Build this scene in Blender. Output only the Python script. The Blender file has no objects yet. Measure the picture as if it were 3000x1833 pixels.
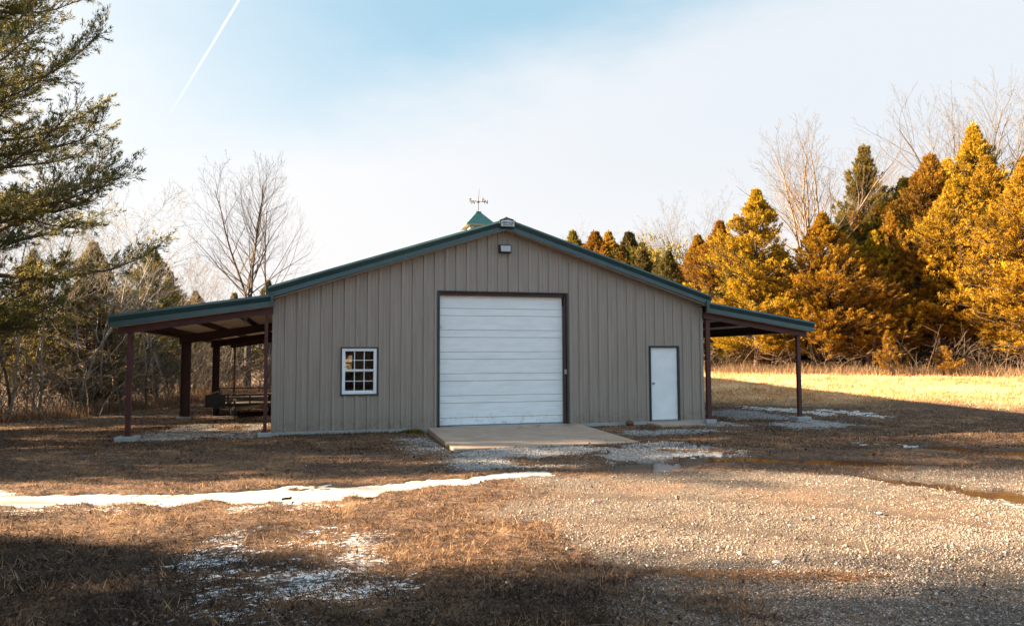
import bpy, bmesh, math, random
import numpy as np
from mathutils import Vector, Matrix
random.seed(7)
S = bpy.context.scene
COL = S.collection
# ------------------------------------------------------------------ camera
cam_d = bpy.data.cameras.new("camera"); cam = bpy.data.objects.new("camera", cam_d); COL.objects.link(cam)
cam_d.sensor_width = 36.0; cam_d.lens = 25.52; cam_d.clip_start = 0.1; cam_d.clip_end = 3000
CR = Vector((0.96489696, -0.26259066, -0.00447158)); CU = Vector((-0.01183522, -0.06048516, 0.99809893)); CF = Vector((0.26236192, 0.96300971, 0.06146977))
CP = Vector((-5.2315, -20.0298, 1.9044))
cam.matrix_world = Matrix(((CR.x, CU.x, -CF.x, CP.x), (CR.y, CU.y, -CF.y, CP.y), (CR.z, CU.z, -CF.z, CP.z), (0, 0, 0, 1)))
S.camera = cam
# ------------------------------------------------------------------ sun, sky, exposure
SUN_EL = math.radians(20.5)
SUN_H = (-0.945, 0.327)              # horizontal direction towards the sun
sd = bpy.data.lights.new("sun", 'SUN'); sd.energy = 4.8; sd.angle = math.radians(1.3); sd.color = (1.0, 0.73, 0.46)
so = bpy.data.objects.new("sun", sd); COL.objects.link(so)
to_sun = Vector((SUN_H[0] * math.cos(SUN_EL), SUN_H[1] * math.cos(SUN_EL), math.sin(SUN_EL))).normalized()
so.rotation_euler = to_sun.to_track_quat('Z', 'Y').to_euler()
S.view_settings.view_transform = 'Standard'; S.view_settings.look = 'None'
S.view_settings.exposure = 3.08; S.view_settings.gamma = 1.0; S.view_settings.use_curve_mapping = False

W = bpy.data.worlds.new("World"); S.world = W; W.use_nodes = True
nt = W.node_tree; N = nt.nodes; Lk = nt.links; N.clear()

def nd(tree, typ, **kw):
    n = tree.nodes.new(typ)
    for k, v in kw.items(): setattr(n, k, v)
    return n
def mth(tree, op, a, b=None, c=None, clamp=False):
    n = tree.nodes.new('ShaderNodeMath'); n.operation = op; n.use_clamp = clamp
    for i, v in enumerate((a, b, c)):
        if v is None: continue
        if isinstance(v, (int, float)): n.inputs[i].default_value = v
        else: tree.links.new(v, n.inputs[i])
    return n.outputs[0]
def mrange(tree, v, a, b, c=0.0, d=1.0, smooth=True):
    n = tree.nodes.new('ShaderNodeMapRange'); n.interpolation_type = 'SMOOTHSTEP' if smooth else 'LINEAR'
    tree.links.new(v, n.inputs[0])
    for i, x in enumerate((a, b, c, d)): n.inputs[i + 1].default_value = x
    return n.outputs[0]
def mixc(tree, f, a, b, blend='MIX'):
    n = tree.nodes.new('ShaderNodeMix'); n.data_type = 'RGBA'; n.blend_type = blend; n.clamp_factor = True
    for s, v in ((0, f), (6, a), (7, b)):
        if isinstance(v, (int, float)): n.inputs[s].default_value = v
        elif isinstance(v, tuple): n.inputs[s].default_value = (*v, 1.0) if len(v) == 3 else v
        else: tree.links.new(v, n.inputs[s])
    return n.outputs[2]

tc = nd(nt, 'ShaderNodeTexCoord'); dirv = tc.outputs['Generated']
sky = nd(nt, 'ShaderNodeTexSky', sky_type='NISHITA'); sky.sun_disc = False
sky.sun_elevation = SUN_EL; sky.sun_rotation = math.atan2(SUN_H[0], SUN_H[1]); sky.air_density = 1.0; sky.dust_density = 0.6; sky.ozone_density = 2.2
def dplane(d1, d2):
    n = Vector(d1).cross(Vector(d2)).normalized()
    v = nd(nt, 'ShaderNodeVectorMath', operation='DOT_PRODUCT'); Lk.new(dirv, v.inputs[0]); v.inputs[1].default_value = n
    return v.outputs['Value'], n
sep = nd(nt, 'ShaderNodeSeparateXYZ'); Lk.new(dirv, sep.inputs[0])
nz = nd(nt, 'ShaderNodeTexNoise'); nz.inputs['Scale'].default_value = 3.2; nz.inputs['Detail'].default_value = 5; nz.inputs['Roughness'].default_value = .62
mp = nd(nt, 'ShaderNodeMapping'); mp.inputs['Scale'].default_value = (1, 1, 2.6); mp.inputs['Rotation'].default_value = (0.0, -.45, .2)
Lk.new(dirv, mp.inputs[0]); Lk.new(mp.outputs[0], nz.inputs['Vector'])
wob = mth(nt, 'MULTIPLY', mth(nt, 'SUBTRACT', nz.outputs[0], 0.5), 0.17)
# thin cloud bank: everything below this great circle is white veil
eA, nA = dplane((0.0466, 0.9621, 0.2686), (0.5448, 0.7281, 0.4161))
if nA.z < 0: eA = mth(nt, 'MULTIPLY', eA, -1.0)
aboveA = mrange(nt, mth(nt, 'ADD', eA, wob), -0.060, 0.11)
eB, nB = dplane((-0.0427, 0.8991, 0.4371), (0.02, 0.9686, 0.2344))
if nB.x < 0: eB = mth(nt, 'MULTIPLY', eB, -1.0)
rightB = mrange(nt, mth(nt, 'ADD', eB, mth(nt, 'MULTIPLY', wob, 1.2)), -0.50, 0.24)
blue = mth(nt, 'MULTIPLY', mth(nt, 'MULTIPLY', aboveA, rightB), mrange(nt, sep.outputs[2], 0.17, 0.45, .36, 1.0))
# contrail
eC, nC = dplane((-0.0917, 0.899, 0.4282), (-0.1993, 0.9482, 0.2474))
trail = mth(nt, 'MULTIPLY', mrange(nt, mth(nt, 'ABSOLUTE', mth(nt, 'ADD', eC, mth(nt, 'MULTIPLY', wob, .02))), 0.0003, 0.0019, 1.0, 0.0), mrange(nt, sep.outputs[2], .27, .45, .0, .6))
# glow of the low sun on the veil
vs = nd(nt, 'ShaderNodeVectorMath', operation='DOT_PRODUCT'); Lk.new(dirv, vs.inputs[0]); vs.inputs[1].default_value = to_sun
glow = mrange(nt, vs.outputs['Value'], -0.2, 1.0)
veil = mixc(nt, glow, (1.74, 1.84, 1.96), (2.4, 2.3, 2.22))
veil = mixc(nt, mrange(nt, sep.outputs[2], 0.0, 0.32, 1.0, 0.0), veil, (2.15, 2.08, 2.02))
veil = mixc(nt, mth(nt, 'MULTIPLY', nz.outputs[0], .22), veil, (1.66, 1.78, 1.94))
tint = mixc(nt, 1.0, sky.outputs[0], (1.0, 1.22, 1.12), 'MULTIPLY')
deep = mixc(nt, 0.86, tint, (0.84, 1.26, 1.48))
col = mixc(nt, blue, veil, deep)
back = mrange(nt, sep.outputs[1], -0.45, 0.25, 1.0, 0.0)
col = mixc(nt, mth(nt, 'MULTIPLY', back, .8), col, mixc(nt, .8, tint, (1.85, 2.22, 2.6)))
col = mixc(nt, trail, col, (3.6, 3.6, 3.6))
low = mrange(nt, sep.outputs[2], -0.06, 0.0)
col = mixc(nt, low, (0.35, 0.28, 0.2), col)
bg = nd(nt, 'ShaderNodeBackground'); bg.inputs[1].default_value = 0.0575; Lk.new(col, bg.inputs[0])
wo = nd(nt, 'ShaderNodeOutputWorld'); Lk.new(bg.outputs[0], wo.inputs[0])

# ------------------------------------------------------------------ helpers
def tag(o, label=None, cat=None, group=None, kind=None):
    if label: o['label'] = label
    if cat: o['category'] = cat
    if group: o['group'] = group
    if kind: o['kind'] = kind
    return o
def empty(name, loc=(0, 0, 0)):
    o = bpy.data.objects.new(name, None); o.location = loc; o.empty_display_size = .3; COL.objects.link(o); return o
def link(name, me, mat=None, parent=None, loc=None):
    o = bpy.data.objects.new(name, me); COL.objects.link(o)
    if mat is not None and not me.materials: me.materials.append(mat)
    if parent is not None: o.parent = parent
    if loc is not None: o.location = loc
    return o
class MB:
    def __init__(s): s.v = []; s.f = []; s.smooth = False
    def add(s, vs, fs):
        k = len(s.v); s.v += [tuple(v) for v in vs]; s.f += [tuple(i + k for i in f) for f in fs]; return s
    def box(s, x0, x1, y0, y1, z0, z1):
        vs = [(x, y, z) for x in (x0, x1) for y in (y0, y1) for z in (z0, z1)]
        return s.add(vs, [(0, 1, 3, 2), (4, 6, 7, 5), (0, 4, 5, 1), (2, 3, 7, 6), (0, 2, 6, 4), (1, 5, 7, 3)])
    def bar(s, a, b, w, h, up=(0, 0, 1)):
        a = Vector(a); b = Vector(b); d = (b - a).normalized(); r = d.cross(Vector(up)).normalized() * (w / 2); u = r.cross(d).normalized() * (h / 2)
        vs = []
        for p in (a, b): vs += [p - r - u, p + r - u, p + r + u, p - r + u]
        return s.add(vs, [(3, 2, 1, 0), (4, 5, 6, 7), (0, 1, 5, 4), (1, 2, 6, 5), (2, 3, 7, 6), (3, 0, 4, 7)])
    def tube(s, pts, r, n=8, caps=True):
        pts = [Vector(p) for p in pts]; k = len(pts); rs = r if isinstance(r, (list, tuple)) else [r] * k
        vs = []; fs = []; ref = None
        for i, p in enumerate(pts):
            d = (pts[min(i + 1, k - 1)] - pts[max(i - 1, 0)]).normalized()
            if ref is None: ref = d.orthogonal().normalized()
            ref = (ref - d * ref.dot(d)).normalized(); b = d.cross(ref)
            for j in range(n):
                a = 2 * math.pi * j / n; vs.append(p + (ref * math.cos(a) + b * math.sin(a)) * rs[i])
        for i in range(k - 1):
            for j in range(n):
                fs.append((i * n + j, i * n + (j + 1) % n, (i + 1) * n + (j + 1) % n, (i + 1) * n + j))
        if caps: fs += [tuple(reversed(range(n))), tuple((k - 1) * n + j for j in range(n))]
        return s.add(vs, fs)
    def lathe(s, prof, centre, axis='Z', n=24):   # prof (r, h)
        vs = []; fs = []; c = Vector(centre)
        for r, h in prof:
            for j in range(n):
                a = 2 * math.pi * j / n; x, y = r * math.cos(a), r * math.sin(a)
                v = {'Z': (x, y, h), 'X': (h, x, y), 'Y': (x, h, y)}[axis]; vs.append(c + Vector(v))
        for i in range(len(prof) - 1):
            for j in range(n): fs.append((i * n + j, i * n + (j + 1) % n, (i + 1) * n + (j + 1) % n, (i + 1) * n + j))
        fs += [tuple(reversed(range(n))), tuple((len(prof) - 1) * n + j for j in range(n))]
        return s.add(vs, fs)
    def prism(s, poly, axis, a, b):    # poly of 2d points, extruded along axis from a to b
        n = len(poly); mk = {'Y': lambda p, t: (p[0], t, p[1]), 'X': lambda p, t: (t, p[0], p[1]), 'Z': lambda p, t: (p[0], p[1], t)}[axis]
        vs = [mk(p, a) for p in poly] + [mk(p, b) for p in poly]
        fs = [tuple(range(n)), tuple(reversed(range(n, 2 * n)))] + [(i, i + n, (i + 1) % n + n, (i + 1) % n) for i in range(n)]
        return s.add(vs, fs)
    def build(s, name, mat, parent=None, bevel=0.0, smooth=False):
        me = bpy.data.meshes.new(name); me.from_pydata(s.v, [], s.f)
        bm = bmesh.new(); bm.from_mesh(me); bmesh.ops.recalc_face_normals(bm, faces=bm.faces)
        if bevel: bmesh.ops.bevel(bm, geom=[e for e in bm.edges if e.calc_face_angle(0) > .6], offset=bevel, segments=1, affect='EDGES', clamp_overlap=True)
        bm.to_mesh(me); bm.free()
        if smooth: me.polygons.foreach_set('use_smooth', [True] * len(me.polygons))
        return link(name, me, mat, parent)

def tri_mesh(name, V, k=3, tint=None, smooth=False):
    """V: (n*k,3) separate faces with k corners each"""
    V = np.ascontiguousarray(V, dtype=np.float32); n = len(V) // k
    me = bpy.data.meshes.new(name)
    me.vertices.add(len(V)); me.vertices.foreach_set('co', V.ravel())
    me.loops.add(len(V)); me.loops.foreach_set('vertex_index', np.arange(len(V), dtype=np.int32))
    me.polygons.add(n); me.polygons.foreach_set('loop_start', np.arange(0, len(V), k, dtype=np.int32))
    try: me.polygons.foreach_set('loop_total', np.full(n, k, dtype=np.int32))
    except Exception: pass
    if tint is not None:
        a = me.attributes.new('tint', 'FLOAT', 'POINT'); a.data.foreach_set('value', np.repeat(tint, k).astype(np.float32))
    me.update(calc_edges=True)
    return me
def idx_mesh(name, V, F, tint=None, smooth=False):
    V = np.ascontiguousarray(V, dtype=np.float32); F = np.ascontiguousarray(F, dtype=np.int32); n, k = F.shape
    me = bpy.data.meshes.new(name)
    me.vertices.add(len(V)); me.vertices.foreach_set('co', V.ravel())
    me.loops.add(n * k); me.loops.foreach_set('vertex_index', F.ravel())
    me.polygons.add(n); me.polygons.foreach_set('loop_start', np.arange(0, n * k, k, dtype=np.int32))
    try: me.polygons.foreach_set('loop_total', np.full(n, k, dtype=np.int32))
    except Exception: pass
    if smooth: me.polygons.foreach_set('use_smooth', np.ones(n, dtype=bool))
    if tint is not None:
        a = me.attributes.new('tint', 'FLOAT', 'POINT'); a.data.foreach_set('value', tint.astype(np.float32))
    me.update(calc_edges=True)
    return me

# ------------------------------------------------------------------ materials
def new_mat(name):
    m = bpy.data.materials.new(name); m.use_nodes = True; t = m.node_tree; t.nodes.clear()
    o = nd(t, 'ShaderNodeOutputMaterial'); b = nd(t, 'ShaderNodeBsdfPrincipled'); t.links.new(b.outputs[0], o.inputs[0])
    return m, t, b, o
def noise(t, scale, detail=4, rough=.55, vec=None, dim='3D', coords='Object'):
    n = nd(t, 'ShaderNodeTexNoise'); n.inputs['Scale'].default_value = scale; n.inputs['Detail'].default_value = detail; n.inputs['Roughness'].default_value = rough
    if vec is None:
        c = nd(t, 'ShaderNodeTexCoord'); vec = c.outputs[coords]
    t.links.new(vec, n.inputs['Vector']); return n.outputs[0]
def bump(t, b, h, strength=.3, dist=.01):
    n = nd(t, 'ShaderNodeBump'); n.inputs['Strength'].default_value = strength; n.inputs['Distance'].default_value = dist
    t.links.new(h, n.inputs['Height']); t.links.new(n.outputs[0], b.inputs['Normal'])
def simple(name, c1, c2=None, scale=6, rough=.6, metal=0.0, bmp=0.0, bscale=40, spec=.5, stretch=None, lo=.35, hi=.65):
    m, t, b, o = new_mat(name); c2 = c2 or tuple(x * .8 for x in c1)
    vec = None
    if stretch:
        c = nd(t, 'ShaderNodeTexCoord'); mpn = nd(t, 'ShaderNodeMapping'); mpn.inputs['Scale'].default_value = stretch; t.links.new(c.outputs['Object'], mpn.inputs[0]); vec = mpn.outputs[0]
    f = mrange(t, noise(t, scale, 6, .6, vec), lo, hi)
    t.links.new(mixc(t, f, c1, c2), b.inputs['Base Color'])
    b.inputs['Roughness'].default_value = rough; b.inputs['Metallic'].default_value = metal; b.inputs['Specular IOR Level'].default_value = spec
    if bmp: bump(t, b, noise(t, bscale, 4), bmp)
    return m
M = {}
M['siding'] = None
def siding_mat():
    m, t, b, o = new_mat('tan_siding')
    c = nd(t, 'ShaderNodeTexCoord'); mpn = nd(t, 'ShaderNodeMapping'); mpn.inputs['Scale'].default_value = (3.3, 3.3, .25); t.links.new(c.outputs['Object'], mpn.inputs[0])
    f = mrange(t, noise(t, 2.2, 7, .65, mpn.outputs[0]), .3, .7)
    colr = mixc(t, f, (.318, .284, .250), (.262, .233, .205))
    s = nd(t, 'ShaderNodeSeparateXYZ'); t.links.new(c.outputs['Object'], s.inputs[0])
    n2 = noise(t, 7, 6, .7)
    splash = mth(t, 'MULTIPLY', mrange(t, s.outputs[2], .0, .45, 1, 0), mrange(t, n2, .40, .62))
    colr = mixc(t, mth(t, 'MULTIPLY', splash, .55), colr, (.17, .13, .095))
    mps = nd(t, 'ShaderNodeMapping'); mps.inputs['Scale'].default_value = (9, 9, .12); t.links.new(c.outputs['Object'], mps.inputs[0])
    runs = mrange(t, noise(t, 1.6, 4, .6, mps.outputs[0]), .52, .72)
    colr = mixc(t, mth(t, 'MULTIPLY', runs, .30), colr, (.17, .145, .12))
    t.links.new(colr, b.inputs['Base Color'])
    b.inputs['Roughness'].default_value = .48; b.inputs['Specular IOR Level'].default_value = .45
    w = nd(t, 'ShaderNodeMapping'); w.inputs['Scale'].default_value = (1, 1, .35); t.links.new(c.outputs['Object'], w.inputs[0])
    bump(t, b, noise(t, 2.4, 2, .5, w.outputs[0]), .35, .012)
    return m
M['siding'] = siding_mat()
M['green'] = simple('green_trim', (.034, .074, .078), (.027, .062, .066), 3, .30, .0, .06, 6)
M['green_dk'] = simple('dark_green_trim', (.012, .035, .040), (.009, .025, .03), 5, .4)
M['roof'] = simple('green_roof_metal', (.025, .085, .075), (.02, .07, .065), 2, .35)
M['cupgreen'] = simple('cupola_green', (.045, .150, .135), (.038, .128, .118), 8, .5)
M['soffit'] = simple('tan_soffit', (.34, .25, .18), (.30, .22, .16), 3, .5)
M['red'] = simple('red_oxide_steel', (.072, .017, .018), (.045, .012, .013), 4, .5, 0, .1, 20)
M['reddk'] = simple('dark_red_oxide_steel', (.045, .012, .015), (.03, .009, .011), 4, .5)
M['ceil'] = simple('roof_liner', (.78, .72, .65), (.68, .62, .56), 14, .7, 0, .5, 30)
M['white'] = simple('white_paint', (.78, .86, .91), (.73, .80, .85), 2.5, .42, 0, .05, 12)
def doormat_():
    m, t, b, o = new_mat('white_door_steel')
    c = nd(t, 'ShaderNodeTexCoord')
    mpn = nd(t, 'ShaderNodeMapping'); mpn.inputs['Scale'].default_value = (.6, 1, 3); t.links.new(c.outputs['Object'], mpn.inputs[0])
    f = mrange(t, noise(t, 2.5, 6, .6, mpn.outputs[0]), .35, .7)
    colr = mixc(t, f, (.82, .90, .95), (.75, .82, .87))
    s = nd(t, 'ShaderNodeSeparateXYZ'); t.links.new(c.outputs['Object'], s.inputs[0])
    # smudges by the left edge of the upper panels and light grime at the sill
    g1 = mth(t, 'MULTIPLY', mrange(t, s.outputs[0], -1.9, -1.6, 1, 0), mth(t, 'MULTIPLY', mrange(t, mth(t, 'ABSOLUTE', mth(t, 'SUBTRACT', s.outputs[2], 2.78)), .02, .09, 1, 0), mrange(t, noise(t, 9, 5, .7), .35, .6)))
    colr = mixc(t, mth(t, 'MULTIPLY', g1, .5), colr, (.2, .19, .18))
    g2 = mth(t, 'MULTIPLY', mrange(t, s.outputs[2], .0, .5, .6, 0), mrange(t, noise(t, 6, 6, .7), .45, .7))
    colr = mixc(t, g2, colr, (.42, .39, .34))
    t.links.new(colr, b.inputs['Base Color']); b.inputs['Roughness'].default_value = .4
    bump(t, b, noise(t, 1.5, 2), .2, .01)
    return m
M['door'] = doormat_()
M['groove'] = simple('door_seam', (.22, .23, .23), None, 3, .6)
M['black'] = simple('black_paint', (.012, .013, .014), (.02, .02, .02), 9, .4)
M['steel'] = simple('galvanised_steel', (.35, .37, .38), (.25, .26, .27), 20, .35, .8)
M['knob'] = simple('brushed_nickel', (.5, .48, .45), None, 3, .2, 1.0)
M['rust'] = simple('rusty_hinge', (.20, .09, .05), (.13, .05, .03), 30, .7)
M['rubber'] = simple('tyre_rubber', (.012, .012, .013), (.02, .019, .018), 12, .85)
M['wood'] = simple('weathered_deck_wood', (.10, .075, .055), (.06, .045, .035), 4, .85, stretch=(12, 1, 1))
M['orange'] = simple('amber_reflector', (.6, .12, .02), None, 5, .3)
M['iron'] = simple('wrought_iron', (.03, .025, .022), (.05, .03, .02), 20, .6)
M['gold'] = simple('gilded_iron', (.42, .28, .10), None, 20, .45, .3)  # same iron with the golden sunlight put into its colour
M['ink'] = simple('sign_ink', (.02, .03, .04), None, 5, .6)
M['signw'] = simple('sign_face', (.62, .68, .72), (.55, .6, .64), 9, .5)
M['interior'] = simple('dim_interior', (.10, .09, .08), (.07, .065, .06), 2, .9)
M['brick'] = simple('red_stone', (.16, .07, .05), (.10, .05, .04), 12, .9, 0, .6, 20)
M['louvre'] = simple('white_louvre', (.62, .60, .55), None, 6, .6)
def concrete(name, a, b_, cr=True):
    m, t, b, o = new_mat(name)
    f = mrange(t, noise(t, 1.3, 8, .65), .35, .68); colr = mixc(t, f, a, b_)
    f2 = mrange(t, noise(t, 60, 3, .6), .35, .7); colr = mixc(t, mth(t, 'MULTIPLY', f2, .35), colr, tuple(x * .62 for x in a))
    if cr:
        f3 = mrange(t, noise(t, .8, 6, .7), .55, .72); colr = mixc(t, mth(t, 'MULTIPLY', f3, .55), colr, (.12, .10, .09))
        v = nd(t, 'ShaderNodeTexVoronoi', feature='DISTANCE_TO_EDGE'); v.inputs['Scale'].default_value = .42
        c = nd(t, 'ShaderNodeTexCoord'); nn = nd(t, 'ShaderNodeTexNoise'); nn.inputs['Scale'].default_value = 3; nn.inputs['Detail'].default_value = 5
        t.links.new(c.outputs['Object'], nn.inputs['Vector'])
        vm = nd(t, 'ShaderNodeVectorMath', operation='MULTIPLY_ADD'); t.links.new(nn.outputs['Color'], vm.inputs[0]); vm.inputs[1].default_value = (.7, .7, .7); t.links.new(c.outputs['Object'], vm.inputs[2])
        t.links.new(vm.outputs[0], v.inputs['Vector'])
        ck = mth(t, 'MULTIPLY', mrange(t, v.outputs['Distance'], .0, .016, 1, 0), mrange(t, noise(t, .7, 3), .48, .6))
        colr = mixc(t, mth(t, 'MULTIPLY', ck, .7), colr, (.06, .05, .045))
    t.links.new(colr, b.inputs['Base Color']); b.inputs['Roughness'].default_value = .85
    bump(t, b, noise(t, 45, 5, .7), .4, .006)
    return m
M['ramp'] = concrete('ramp_concrete', (.37, .27, .20), (.47, .355, .27))
M['conc'] = concrete('footing_concrete', (.30, .32, .33), (.40, .42, .42), False)
def glass_mat():
    m = bpy.data.materials.new('window_glass'); m.use_nodes = True; t = m.node_tree; t.nodes.clear()
    o = nd(t, 'ShaderNodeOutputMaterial'); a = nd(t, 'ShaderNodeBsdfTransparent'); a.inputs[0].default_value = (.72, .76, .76, 1)
    g = nd(t, 'ShaderNodeBsdfGlossy'); g.inputs['Roughness'].default_value = .02
    fr = nd(t, 'ShaderNodeFresnel'); fr.inputs[0].default_value = 1.5
    mx = nd(t, 'ShaderNodeMixShader'); t.links.new(mth(t, 'MULTIPLY', fr.outputs[0], .6), mx.inputs[0]); t.links.new(a.outputs[0], mx.inputs[1]); t.links.new(g.outputs[0], mx.inputs[2]); t.links.new(mx.outputs[0], o.inputs[0])
    return m
M['glass'] = glass_mat()
def lens_mat():
    m, t, b, o = new_mat('prismatic_lens'); b.inputs['Base Color'].default_value = (.55, .6, .66, 1); b.inputs['Roughness'].default_value = .12
    b.inputs['Transmission Weight'].default_value = .25; b.inputs['IOR'].default_value = 1.45
    w = nd(t, 'ShaderNodeTexWave'); w.inputs['Scale'].default_value = 30; c = nd(t, 'ShaderNodeTexCoord'); t.links.new(c.outputs['Object'], w.inputs['Vector']); bump(t, b, w.outputs['Fac'], .4, .004)
    return m
M['lens'] = lens_mat()
def leaf_mat(name, cols, transl=.35, rough=.6, objvar=.25):
    """cols: list of (pos, rgb) along tint"""
    m, t, b, o = new_mat(name)
    at = nd(t, 'ShaderNodeAttribute', attribute_name='tint'); r = nd(t, 'ShaderNodeValToRGB')
    els = r.color_ramp.elements
    while len(els) < len(cols): els.new(.5)
    for e, (p, c) in zip(els, cols): e.position = p; e.color = (*c, 1)
    t.links.new(at.outputs['Fac'], r.inputs[0])
    oi = nd(t, 'ShaderNodeObjectInfo'); hv = nd(t, 'ShaderNodeHueSaturation')
    t.links.new(mth(t, 'ADD', mth(t, 'MULTIPLY', mth(t, 'SUBTRACT', oi.outputs['Random'], .5), .03), .5), hv.inputs['Hue'])
    t.links.new(mth(t, 'ADD', mth(t, 'MULTIPLY', oi.outputs['Random'], objvar * 2), 1 - objvar), hv.inputs['Value'])
    t.links.new(r.outputs[0], hv.inputs['Color'])
    t.links.new(hv.outputs[0], b.inputs['Base Color']); b.inputs['Roughness'].default_value = rough; b.inputs['Specular IOR Level'].default_value = .25
    tr = nd(t, 'ShaderNodeBsdfTranslucent'); t.links.new(hv.outputs[0], tr.inputs[0])
    mx = nd(t, 'ShaderNodeMixShader'); mx.inputs[0].default_value = transl
    t.links.new(b.outputs[0], mx.inputs[1]); t.links.new(tr.outputs[0], mx.inputs[2]); t.links.new(mx.outputs[0], o.inputs[0])
    return m
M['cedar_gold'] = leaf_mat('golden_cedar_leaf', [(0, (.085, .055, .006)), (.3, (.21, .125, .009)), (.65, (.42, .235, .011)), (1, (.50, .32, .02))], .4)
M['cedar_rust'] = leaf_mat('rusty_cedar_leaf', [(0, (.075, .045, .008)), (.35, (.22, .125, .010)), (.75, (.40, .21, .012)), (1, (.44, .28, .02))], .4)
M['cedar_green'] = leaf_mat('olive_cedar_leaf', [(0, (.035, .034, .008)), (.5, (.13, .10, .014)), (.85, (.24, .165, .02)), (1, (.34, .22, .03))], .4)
M['cedar_dark'] = leaf_mat('dark_cedar_leaf', [(0, (.035, .034, .012)), (.5, (.10, .085, .022)), (1, (.22, .15, .035))], .4)
M['cedar_near'] = leaf_mat('near_cedar_leaf', [(0, (.045, .052, .018)), (.45, (.11, .112, .036)), (.8, (.21, .17, .045)), (1, (.38, .27, .06))], .45)
M['bark'] = simple('cedar_bark', (.13, .085, .06), (.07, .045, .035), 5, .9, stretch=(8, 8, 1))
M['bark_grey'] = simple('grey_bark', (.19, .155, .125), (.09, .075, .06), 5, .9, stretch=(6, 6, 1.5))
M['bark_pale'] = simple('pale_bark', (.34, .295, .24), (.15, .125, .10), 4, .85, stretch=(4, 4, 2))
M['bark_tan'] = simple('tan_bark', (.24, .18, .125), (.12, .09, .065), 4, .9, stretch=(4, 4, 2))
M['bark_dark'] = simple('dark_bark', (.075, .055, .05), (.045, .033, .03), 5, .9)
M['turf'] = leaf_mat('brown_turf', [(0, (.042, .026, .019)), (.3, (.13, .076, .048)), (.55, (.265, .152, .085)), (.8, (.41, .26, .15)), (.93, (.54, .39, .25)), (1, (.20, .19, .04))], .3, .8, 0)
M['straw'] = leaf_mat('golden_straw', [(0, (.30, .16, .07)), (.4, (.60, .36, .16)), (.8, (.78, .52, .28)), (1, (.80, .62, .42))], .3, .8, 0)
M['weeds'] = leaf_mat('dry_weeds', [(0, (.10, .06, .035)), (.5, (.24, .16, .09)), (1, (.42, .31, .18))], .3, .8, 0)
M['litter'] = leaf_mat('leaf_litter', [(0, (.02, .014, .011)), (.5, (.055, .034, .024)), (.9, (.13, .08, .055)), (1, (.22, .12, .07))], .15, .7, 0)
M['stones'] = leaf_mat('gravel_stones', [(0, (.06, .052, .045)), (.35, (.17, .145, .122)), (.7, (.34, .30, .262)), (1, (.56, .52, .48))], .0, .8, 0)

# ------------------------------------------------------------------ terrain functions
def _h(i, j, s):
    n = (i.astype(np.int64) * 374761393 + j.astype(np.int64) * 668265263 + s * 974634777) & 0x7fffffff
    n = ((n ^ (n >> 13)) * 1274126177) & 0x7fffffff
    return ((n ^ (n >> 16)) & 0xffff) / 65535.0
def vn(x, y, sc, s=0):
    x = np.asarray(x, float) * sc; y = np.asarray(y, float) * sc
    i = np.floor(x); j = np.floor(y); fx = x - i; fy = y - j; fx = fx * fx * (3 - 2 * fx); fy = fy * fy * (3 - 2 * fy)
    i = i.astype(np.int64); j = j.astype(np.int64)
    a = _h(i, j, s); b = _h(i + 1, j, s); c = _h(i, j + 1, s); d = _h(i + 1, j + 1, s)
    return (a * (1 - fx) + b * fx) * (1 - fy) + (c * (1 - fx) + d * fx) * fy
def fbm(x, y, sc, s=0, o=4):
    r = 0; a = .5; t = 0
    for k in range(o): r = r + a * vn(x, y, sc * 2 ** k, s + k * 17); t += a; a *= .55
    return r / t
def sm(a, lo=0., hi=1.):
    t = np.clip((np.asarray(a, float) - lo) / (hi - lo), 0, 1); return t * t * (3 - 2 * t)
def polydist(x, y, pts):
    """signed clearance to a chain of (x,y,halfwidth): >0 inside"""
    best = np.full(np.shape(x), -1e9)
    for (x0, y0, w0), (x1, y1, w1) in zip(pts[:-1], pts[1:]):
        dx, dy = x1 - x0, y1 - y0; t = np.clip(((x - x0) * dx + (y - y0) * dy) / (dx * dx + dy * dy), 0, 1)
        d = np.hypot(x - x0 - t * dx, y - y0 - t * dy); best = np.maximum(best, w0 + t * (w1 - w0) - d)
    return best
ICE = [(-13, -7.0, .7), (-9.7, -7.7, .55), (-8.3, -8.2, .40), (-7.3, -8.4, .34), (-5.9, -8.5, .60), (-4.4, -8.5, .46), (-3.1, -8.25, .36), (-2.0, -7.95, .30), (-1.4, -7.8, .18), (-1.15, -7.75, .06)]
PUD = [[(-.1, -7.5, .20), (.7, -7.55, .45), (1.9, -7.3, .34), (2.4, -7.1, .2)],
       [(2.4, -7.0, .20), (3.3, -7.45, .34), (3.9, -7.8, .12), (4.6, -8.1, .40), (5.6, -8.4, .22), (6.6, -9.1, .12)],
       [(7.4, -6.4, .15), (8.3, -6.9, .55), (9.0, -8.0, .45), (9.2, -9.0, .1)],
       [(3.5, -9.3, .02), (3.9, -10.4, .16), (4.4, -11.6, .30), (4.7, -13.2, .2)]]
ICE2 = [[(11.0, 4.8, .10), (11.3, 3.2, .34), (11.7, 1.4, .10)], [(12.6, 2.4, .1), (12.8, 1.3, .25), (13, .3, .08)], [(1.95, -6.35, .05), (2.3, -6.4, .13), (2.6, -6.5, .05)], [(7.2, -5.9, .05), (7.5, -6.1, .10), (7.8, -6.2, .04)], [(4.15, -12.1, .05), (4.5, -12.6, .16), (4.6, -13.4, .1)]]
def edge_n(x, y): return (fbm(x, y, 1.8, 91, 6) - .5) * 1.15 + (vn(x, y, 14, 95) - .5) * .12
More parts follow.
